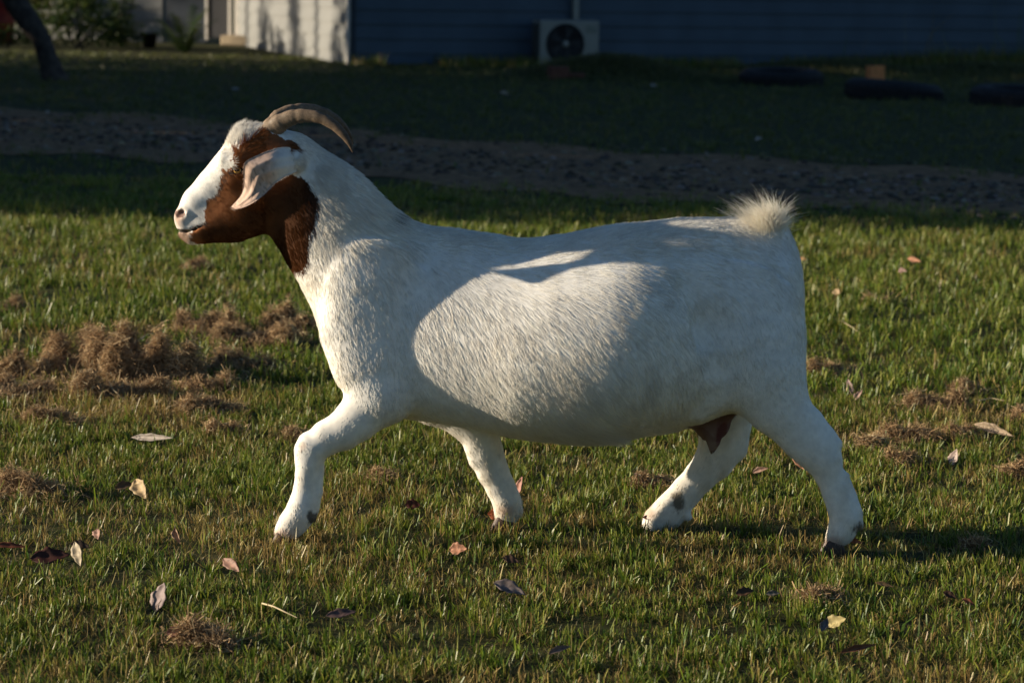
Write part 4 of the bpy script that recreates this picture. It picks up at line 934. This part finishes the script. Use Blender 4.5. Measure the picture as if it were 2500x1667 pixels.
goat = thing('goat', 'white goat with a brown head and swept back horns trotting across the lawn', 'goat')
gV, gF = build_goat_surface()
nb = len(gV)
eV, eF = [], []
off = nb
for sd in (-1, 1):
    v, f = ear_sheet(sd); eV.append(v); eF.append(f + off); off += len(v)
allV = np.concatenate([gV] + eV); allF = np.concatenate([gF] + eF)
allN = vnormals(allV, allF)
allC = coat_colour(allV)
ear_n = vnoise(allV[nb:] * np.array([160, 60, 90]), 21)
allC[nb:] = np.array([.64, .46, .36]) * (.72 + .5 * ear_n)[:, None]
sp_ = vnoise(allV[nb:] * np.array([420, 200, 260]), 22); allC[nb:] *= np.where(sp_ > .72, .6, 1.0)[:, None]
base_w = sstep(-.572, -.535, allV[nb:, 0])[:, None]; allC[nb:] = allC[nb:] * (1 - base_w) + np.array([.80, .74, .67]) * base_w
M_skin = mat_attr('goat_skin', rough=.8, spec=.15, var=.12, vscale=60)
body = mesh_np('body', allV, allF, M_skin, goat, True, allC)

# --- horns
def make_horn(sd):
    st = [(880, 425, 84, .024), (925, 345, 82, .026), (1010, 272, 76, .034), (1105, 226, 64, .043), (1195, 210, 55, .050), (1295, 214, 49, .057), (1385, 240, 45, .063), (1470, 292, 41, .069),
          (1540, 362, 33, .075), (1588, 432, 21, .080), (1614, 500, 5, .083)]
    st = np.array(st, float); n = 90; m = 22
    u = np.linspace(0, len(st) - 1, n); I = lambda k: np.interp(u, np.arange(len(st)), st[:, k])
    cx, cy, rr, yy = I(0), I(1), I(2), I(3)
    for a in (cx, cy, rr, yy):
        for _ in range(4): a[1:-1] = (a[:-2] + 2 * a[1:-1] + a[2:]) / 4
    c = P(*ZO(cx, cy), -.05); c[:, 1] = -yy; r = rr / 3.3357 / 1040
    T = np.gradient(c, axis=0); T /= np.linalg.norm(T, axis=1)[:, None]
    s = np.concatenate(([0], np.cumsum(np.linalg.norm(np.diff(c, axis=0), axis=1)))); s /= s[-1]
    ring = vnoise(np.stack((s * 46 + .3 * np.sin(s * 60), s * 0, s * 0), 1), 31) - .5
    V = []; col = []
    side = np.array([0, 1.0, 0])
    for i in range(n):
        e = np.cross(T[i], side); e /= np.linalg.norm(e); f = np.cross(e, T[i])
        a = np.arange(m) * 2 * math.pi / m
        amp = 1 + .13 * ring[i] * (1 - s[i]) ** .7
        rad = r[i] * amp
        ew = np.sign(np.cos(a)) * np.abs(np.cos(a)) ** .9
        V.append(c[i] + rad * ew[:, None] * e + .66 * rad * np.sin(a)[:, None] * f)
        nz = vnoise(np.stack((np.cos(a) * 3, np.sin(a) * 3, np.full(m, s[i] * 60)), 1), 32)
        base = np.array([.27, .20, .135]) * (1 - s[i]) + np.array([.12, .075, .045]) * s[i]
        col.append(base * (.72 + .5 * (ring[i] + .5) * (1 - .5 * s[i]) + .35 * (nz[:, None] - .5)))
    F = []
    for i in range(n - 1):
        for j in range(m):
            k = (j + 1) % m; F.append([i * m + j, i * m + k, (i + 1) * m + k, (i + 1) * m + j])
    V = np.concatenate(V); col = np.concatenate(col)
    if sd > 0: V = V * np.array([1, -1, 1]) + np.array([-.010, 0, .007]) * np.repeat(np.clip(s * 4, 0, 1), m)[:, None]; F = np.array(F)[:, ::-1]
    return mesh_np('horn', V, np.array(F), M_horn, goat, True, np.clip(col, .02, 1))
M_horn = mat_attr('horn', rough=.55, spec=.3, var=.35, vscale=220)
for sd in (-1, 1): make_horn(sd)

# --- eyes
M_eye = mat_attr('goat_eye', rough=.08, spec=.6)
def make_eye(sd):
    c = P(*ZO(666, 652), -.056); c[1] = sd * .0530; r = .0130; nu, nv = 36, 24; V = []; col = []; F = []
    for i in range(nv + 1):
        th = math.pi * i / nv
        for j in range(nu):
            ph = 2 * math.pi * j / nu
            d = np.array([math.sin(th) * math.cos(ph), sd * math.cos(th), math.sin(th) * math.sin(ph)]); V.append(c + r * d)
            q = np.array([d[0], d[2]]); rad = np.hypot(*q)
            if d[1] * sd < 0 or rad > .70: k = (.03, .02, .015)
            elif abs(q[1] - .1 * q[0]) < .17 and abs(q[0]) < .46: k = (.006, .006, .007)
            else: k = tuple(np.array([.62, .36, .11]) * (1.15 - .7 * rad))
            col.append(k)
    for i in range(nv):
        for j in range(nu):
            k = (j + 1) % nu; f = [i * nu + j, i * nu + k, (i + 1) * nu + k, (i + 1) * nu + j]; F.append(f if sd > 0 else f[::-1])
    return mesh_np('eye', V, np.array(F), M_eye, goat, True, np.array(col))
for sd in (-1, 1): make_eye(sd)

# --- hooves, cloven
M_hoof = mat_simple('hoof', (.085, .05, .034), rough=.5, var=.4, scale=90, spec=.35)
def make_hoof(px, py, y, rot=0.0, tip=0.0):
    c = P(px, py, y); mb = MB()
    for o in (-1, 1):
        rows = []
        for h, fx, bx, wy in ((-.030, -.034, .026, .0135), (-.022, -.034, .026, .0140), (-.004, -.026, .024, .0135), (.012, -.018, .020, .0115), (.018, -.010, .012, .006)):
            a = np.arange(16) * 2 * math.pi / 16; mid = (fx + bx) / 2; L = (bx - fx) / 2
            x = mid + L * np.cos(a); yy = wy * np.sin(a) * (1 - .35 * np.clip(-np.cos(a), 0, 1)) + o * .0135 + o * .004 * np.clip(-np.cos(a), 0, 1)
            rows.append(np.stack((x, yy, np.full(16, h)), 1))
        V = np.concatenate(rows); ca, sa = math.cos(tip), math.sin(tip)
        V = np.stack((V[:, 0] * ca - V[:, 2] * sa, V[:, 1], V[:, 0] * sa + V[:, 2] * ca), 1) + c
        F = [[i * 16 + j, i * 16 + (j + 1) % 16, (i + 1) * 16 + (j + 1) % 16, (i + 1) * 16 + j] for i in range(4) for j in range(16)]
        n0 = mb.n; mb.add(V, F)
        mb.add(np.vstack([V[:16], V[:16].mean(0)]), [[(j + 1) % 16, j, 16] for j in range(16)])
        mb.add(np.vstack([V[-16:], V[-16:].mean(0)]), [[j, (j + 1) % 16, 16] for j in range(16)])
    return mb.build('hoof', M_hoof, goat, True)
make_hoof(694, 1309, -.104); make_hoof(1232, 1270, .076); make_hoof(2036, 1331, -.108); make_hoof(1594, 1299, .118, tip=.0)

# --- coat of hair
FLOW = np.array([(440, 520, .5, .3, 3), (470, 460, .35, .5, 4), (520, 400, .4, .2, 6), (545, 345, -.45, -.45, 12), (575, 320, -.3, -.7, 15), (610, 312, .1, -.8, 13), (560, 480, .4, .9, 7), (600, 560, .8, .5, 8), (470, 580, .5, .5, 7),
                 (640, 360, .8, .3, 9), (690, 480, .5, .85, 12), (715, 335, .75, .45, 17), (780, 420, .68, .72, 22), (850, 490, .75, .62, 26), (930, 545, .75, .35, 32), (780, 560, .42, .9, 22),
                 (730, 600, .3, .95, 18), (760, 700, .15, 1, 18), (850, 650, .3, .95, 20), (930, 620, .45, .85, 20), (980, 575, .95, .1, 26), (820, 880, .1, 1, 16), (880, 760, .3, .95, 19), (930, 850, .12, 1, 18),
                 (1000, 750, .35, .93, 21), (1010, 640, .62, .75, 22), (1100, 570, 1, .02, 26), (1250, 588, 1, -.05, 26), (1400, 572, .98, -.12, 26), (1150, 640, .75, .62, 22), (1110, 760, .42, .9, 22), (1200, 850, .42, .9, 24),
                 (1250, 980, .42, .88, 28), (1400, 820, .58, .8, 24), (1420, 1000, .62, .75, 30), (1440, 1070, .85, .45, 34), (1520, 700, .8, .58, 23), (1550, 940, .5, .86, 24), (1550, 1040, .6, .75, 26), (1600, 560, .98, -.02, 24),
                 (1700, 620, .97, .15, 22), (1680, 780, .6, .8, 20), (1840, 640, .85, .45, 20), (1930, 620, .4, .9, 18), (1800, 800, .38, .92, 18), (1900, 850, .15, 1, 16), (1900, 960, .4, .9, 14), (1980, 1080, .55, .83, 10),
                 (2040, 1200, .25, .97, 9), (2060, 1290, -.2, .95, 11), (1760, 1080, -.2, .95, 10), (1680, 1200, -.6, .8, 10), (1600, 1280, -.5, .8, 11), (860, 1020, -.6, .8, 11), (760, 1090, -.3, .95, 8), (745, 1180, -.1, 1, 9),
                 (700, 1280, -.5, .8, 11), (1180, 1080, .2, .97, 9), (1220, 1180, .3, .95, 9), (1240, 1250, 0, 1, 10), (1150, 1010, .5, .8, 16), (1000, 960, .3, .9, 16)], float)
def flow_at(Q):
    px, py = proj(Q * np.array([1, 0, 1]) + np.array([0, -.08, 0]))
    num = np.zeros((len(Q), 3)); den = np.zeros(len(Q))
    for fx, fy, dx, dy, L in FLOW:
        wgt = 1 / (((px - fx) ** 2 + (py - fy) ** 2) + 400) ** 1.6
        num += wgt[:, None] * np.array([dx, dy, L]); den += wgt
    num /= den[:, None]
    return num[:, 0], num[:, 1], num[:, 2] / 1000, px, py
def sample_tri(V, Fq, n, dens=None):
    T = np.concatenate([Fq[:, [0, 1, 2]], Fq[:, [0, 2, 3]]]); A = V[T]
    ar = np.linalg.norm(np.cross(A[:, 1] - A[:, 0], A[:, 2] - A[:, 0]), axis=1) / 2
    if dens is not None: ar = ar * dens(A.mean(1))
    t = T[rng.choice(len(T), n, p=ar / ar.sum())]
    r1 = np.sqrt(rng.random(n)); r2 = rng.random(n)
    return t, np.stack((1 - r1, r1 * (1 - r2), r1 * r2), 1)
def make_curves(name, pts, rad, col, mat, parent):
    n, k, _ = pts.shape
    hc = bpy.data.hair_curves.new(name); hc.add_curves([k] * n)
    hc.points.foreach_set('position', pts.astype(np.float32).ravel())
    a = hc.attributes.get('radius') or hc.attributes.new('radius', 'FLOAT', 'POINT'); a.data.foreach_set('value', np.broadcast_to(rad, (n, k)).astype(np.float32).ravel())
    c = hc.attributes.new('col', 'FLOAT_COLOR', 'CURVE'); c4 = np.ones((n, 4), np.float32); c4[:, :3] = col; c.data.foreach_set('color', c4.ravel())
    hc.materials.append(mat)
    o = bpy.data.objects.new(name, hc); C.objects.link(o); o.parent = parent
    return o
def mat_hair(name):
    m = bpy.data.materials.new(name); m.use_nodes = True; t = m.node_tree
    a = t.nodes.new('ShaderNodeAttribute'); a.attribute_name = 'col'
    d = t.nodes.new('ShaderNodeBsdfDiffuse'); tr = t.nodes.new('ShaderNodeBsdfTranslucent'); gl = t.nodes.new('ShaderNodeBsdfHair')
    gl.component = 'Reflection'; gl.inputs['RoughnessU'].default_value = .35; gl.inputs['RoughnessV'].default_value = .8
    m1 = t.nodes.new('ShaderNodeMixShader'); m2 = t.nodes.new('ShaderNodeMixShader'); m1.inputs[0].default_value = .38; m2.inputs[0].default_value = .10
    t.links.new(a.outputs['Color'], d.inputs[0]); t.links.new(a.outputs['Color'], tr.inputs[0]); t.links.new(a.outputs['Color'], gl.inputs[0])
    t.links.new(d.outputs[0], m1.inputs[1]); t.links.new(tr.outputs[0], m1.inputs[2]); t.links.new(m1.outputs[0], m2.inputs[1]); t.links.new(gl.outputs[0], m2.inputs[2])
    t.links.new(m2.outputs[0], t.nodes['Material Output'].inputs[0])
    return m
M_hair = mat_hair('goat_hair')
def make_coat(N):
    hi = gV[:, 0] < -.42
    def dens(p): return np.where(p[:, 1] > .10, .35, 1.0) * np.where((p[:, 0] < -.40) & (p[:, 2] > .6), 2.2, 1.0) * np.where(p[:, 2] < .03, 0.0, 1.0)
    t, b = sample_tri(gV, gF, N, dens)
    Q = (gV[t] * b[:, :, None]).sum(1); Nn = (allN[t] * b[:, :, None]).sum(1); Nn /= np.linalg.norm(Nn, axis=1)[:, None] + 1e-9
    dx, dy, L, px, py = flow_at(Q)
    # clumps: hairs of a tuft lean together; slow waves in the lie of the coat
    w1 = vnoise(Q * 34, 41) - .5; w2 = vnoise(Q * 34, 42) - .5; w3 = vnoise(Q * 190, 43) - .5; w4 = vnoise(Q * 190, 44) - .5
    k = .22 * w1 + .15 * w3 + .11 * rng.standard_normal(N)
    D = np.stack((dx + .7 * k * dy, 
                  .3 * w2 + .2 * w4 + .12 * rng.standard_normal(N), -(dy - .7 * k * dx)), 1)
    D -= (D * Nn).sum(1)[:, None] * Nn; D /= np.linalg.norm(D, axis=1)[:, None] + 1e-9
    lift = .09 + .09 * vnoise(Q * 90, 45) + .06 * rng.standard_normal(N)
    crest = sstep(640, 540, py) * sstep(700, 800, px) * np.clip(Nn[:, 2], 0, 1)
    tuft = np.exp(-(((px - 578) / 42) ** 2 + ((py - 325) / 26) ** 2))
    legh = sstep(1020, 1120, py) * (np.abs(Q[:, 1]) > .035); L = L * (1 + .15 * legh)
    lift = np.clip(lift + .05 * legh + .45 * crest + .8 * tuft + .12 * ((px < 640) & (py < 600)), .03, 1.3)
    L = L * np.where((px > 760) & (py < 1000), 1.08, 1.0) * (.65 + .6 * rng.random(N)) * (.8 + .4 * vnoise(Q * 30, 46))
    face = (px < 640) & (py < 600); L = np.where(face, L * 1.25, L); L = L * (1 + .5 * tuft); nav = np.exp(-(((px - 1462) / 34) ** 2 + ((py - 1064) / 22) ** 2)); L = L * (1 + 1.3 * nav)
    bare = ((px - 380) * 3.3357 < 240) & ((py - 220) * 3.3357 > 940) & ((py - 220) * 3.3357 < 1160)
    L = np.where(bare, L * .35, L)
    ud = (np.hypot((px - 1737) / 62, (py - 1040) / 60) < 1) & (np.abs(Q[:, 1]) < .085) & (Q[:, 2] < .36); L = np.where(ud, L * .12, L)
    eye = np.hypot((px - 582) / 13, (py - 414) / 9) < 1; L = np.where(eye, L * .1, L)
    D1 = D + lift[:, None] * Nn; D1 /= np.linalg.norm(D1, axis=1)[:, None]
    D2 = D + (.25 * lift)[:, None] * Nn + np.array([0, 0, -.10]); D2 /= np.linalg.norm(D2, axis=1)[:, None]
    s = np.linspace(0, 1, 4)
    pts = Q[:, None] - .001 * Nn[:, None] + L[:, None, None] * (s[None, :, None] * D1[:, None] * .55 + (s ** 2)[None, :, None] * D2[:, None] * .45)
    from mathutils.kdtree import KDTree
    ng = 24000; tree_ = KDTree(ng)
    for q in range(ng): tree_.insert(Q[q], q)
    tree_.balance(); near = np.array([tree_.find(v)[1] for v in Q]); body_ = ((px > 690) | (py > 650)).astype(float) * np.clip((L - .008) / .008, 0, 1)
    pull = pts[near] - pts; pull -= (pull * Nn[:, None]).sum(2)[..., None] * Nn[:, None] * .6
    pts = pts + pull * (np.array([0, .07, .18, .34])[None] * body_[:, None] * rng.uniform(.5, 1.0, N)[:, None])[..., None]
    rad = np.array([.00042, .00040, .00028, .00005])[None] * (.75 + .5 * rng.random(N))[:, None]
    rad = rad * np.where(px < 700, .85, 1.0)[:, None]
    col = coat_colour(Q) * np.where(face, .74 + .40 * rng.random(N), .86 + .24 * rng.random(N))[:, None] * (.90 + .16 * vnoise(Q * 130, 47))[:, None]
    return pts, rad, np.clip(col, 0, .92)
pts, rad, col = make_coat(HAIRS := 230000)
def ear_hair(N):
    t, b = sample_tri(allV, allF[len(gF):], N); Q = (allV[t] * b[:, :, None]).sum(1); Nn = (allN[t] * b[:, :, None]).sum(1); Nn /= np.linalg.norm(Nn, axis=1)[:, None] + 1e-9
    D = np.array([-.45, 0, -.9]) + .22 * rng.normal(size=(N, 3)); D -= (D * Nn).sum(1)[:, None] * Nn; D /= np.linalg.norm(D, axis=1)[:, None]
    D = D + Nn * (.22 + .15 * rng.random(N))[:, None]; L = rng.uniform(.003, .008, N); s = np.linspace(0, 1, 4)
    pts = Q[:, None] + L[:, None, None] * s[None, :, None] * D[:, None]
    up_ = sstep(-.585, -.54, Q[:, 0])
    col = (allC[t] * b[:, :, None]).sum(1) * (1 - up_[:, None]) + np.array([.78, .72, .66]) * up_[:, None]
    return pts, np.array([.00026, .00024, .00018, .00004])[None] * np.ones((N, 1)), col * (.8 + .4 * rng.random(N))[:, None]
p2, r2_, c2_ = ear_hair(9000)
make_curves('coat', np.concatenate([pts, p2]), np.concatenate([rad, r2_]), np.concatenate([col, c2_]), M_hair, goat)
def make_tail(N):
    c0, c1 = P(1842, 592, 0), P(1894, 552, 0)
    u = rng.random(N); yo = rng.normal(0, .015, N); Q = c0 + (c1 - c0) * u[:, None]; Q[:, 1] = yo
    Q += np.stack((rng.normal(0, .012, N), np.zeros(N), rng.normal(0, .010, N)), 1)
    ang = np.clip(rng.normal(.34, .52, N), -.9, 1.4) - .75 * (u - .5)                    # 0 is straight up, positive leans forward
    tuft = np.floor(ang * 7 + 3 * vnoise(np.stack((u * 9, yo * 120, u * 0), 1), 51)); ang = ang * .7 + .3 * (tuft / 7 - .2) + rng.normal(0, .05, N)
    D = np.stack((-np.sin(ang), yo / .05 + rng.normal(0, .14, N), np.cos(ang)), 1); D /= np.linalg.norm(D, axis=1)[:, None]
    L = np.where(rng.random(N) < .09, rng.uniform(.075, .118, N), rng.uniform(.030, .074, N)) * (1 - .28 * np.abs(ang - .35))
    side = np.stack((np.clip(-np.sin(ang) * 1.6 - .15, -1, .8), np.zeros(N), -np.full(N, .30)), 1)
    s = np.linspace(0, 1, 7)
    pts = Q[:, None] + L[:, None, None] * (s[None, :, None] * D[:, None] + .34 * (s ** 2.2)[None, :, None] * side[:, None])
    rad = np.array([.00034, .00032, .00029, .00024, .00018, .00011, .00003])[None]
    col = np.array([.92, .86, .74])[None] * (.78 + .3 * rng.random(N))[:, None]
    return pts, rad, np.clip(col, 0, .92)
pts, rad, col = make_tail(6500)
make_curves('tail_tuft', pts, rad, col, M_hair, goat)
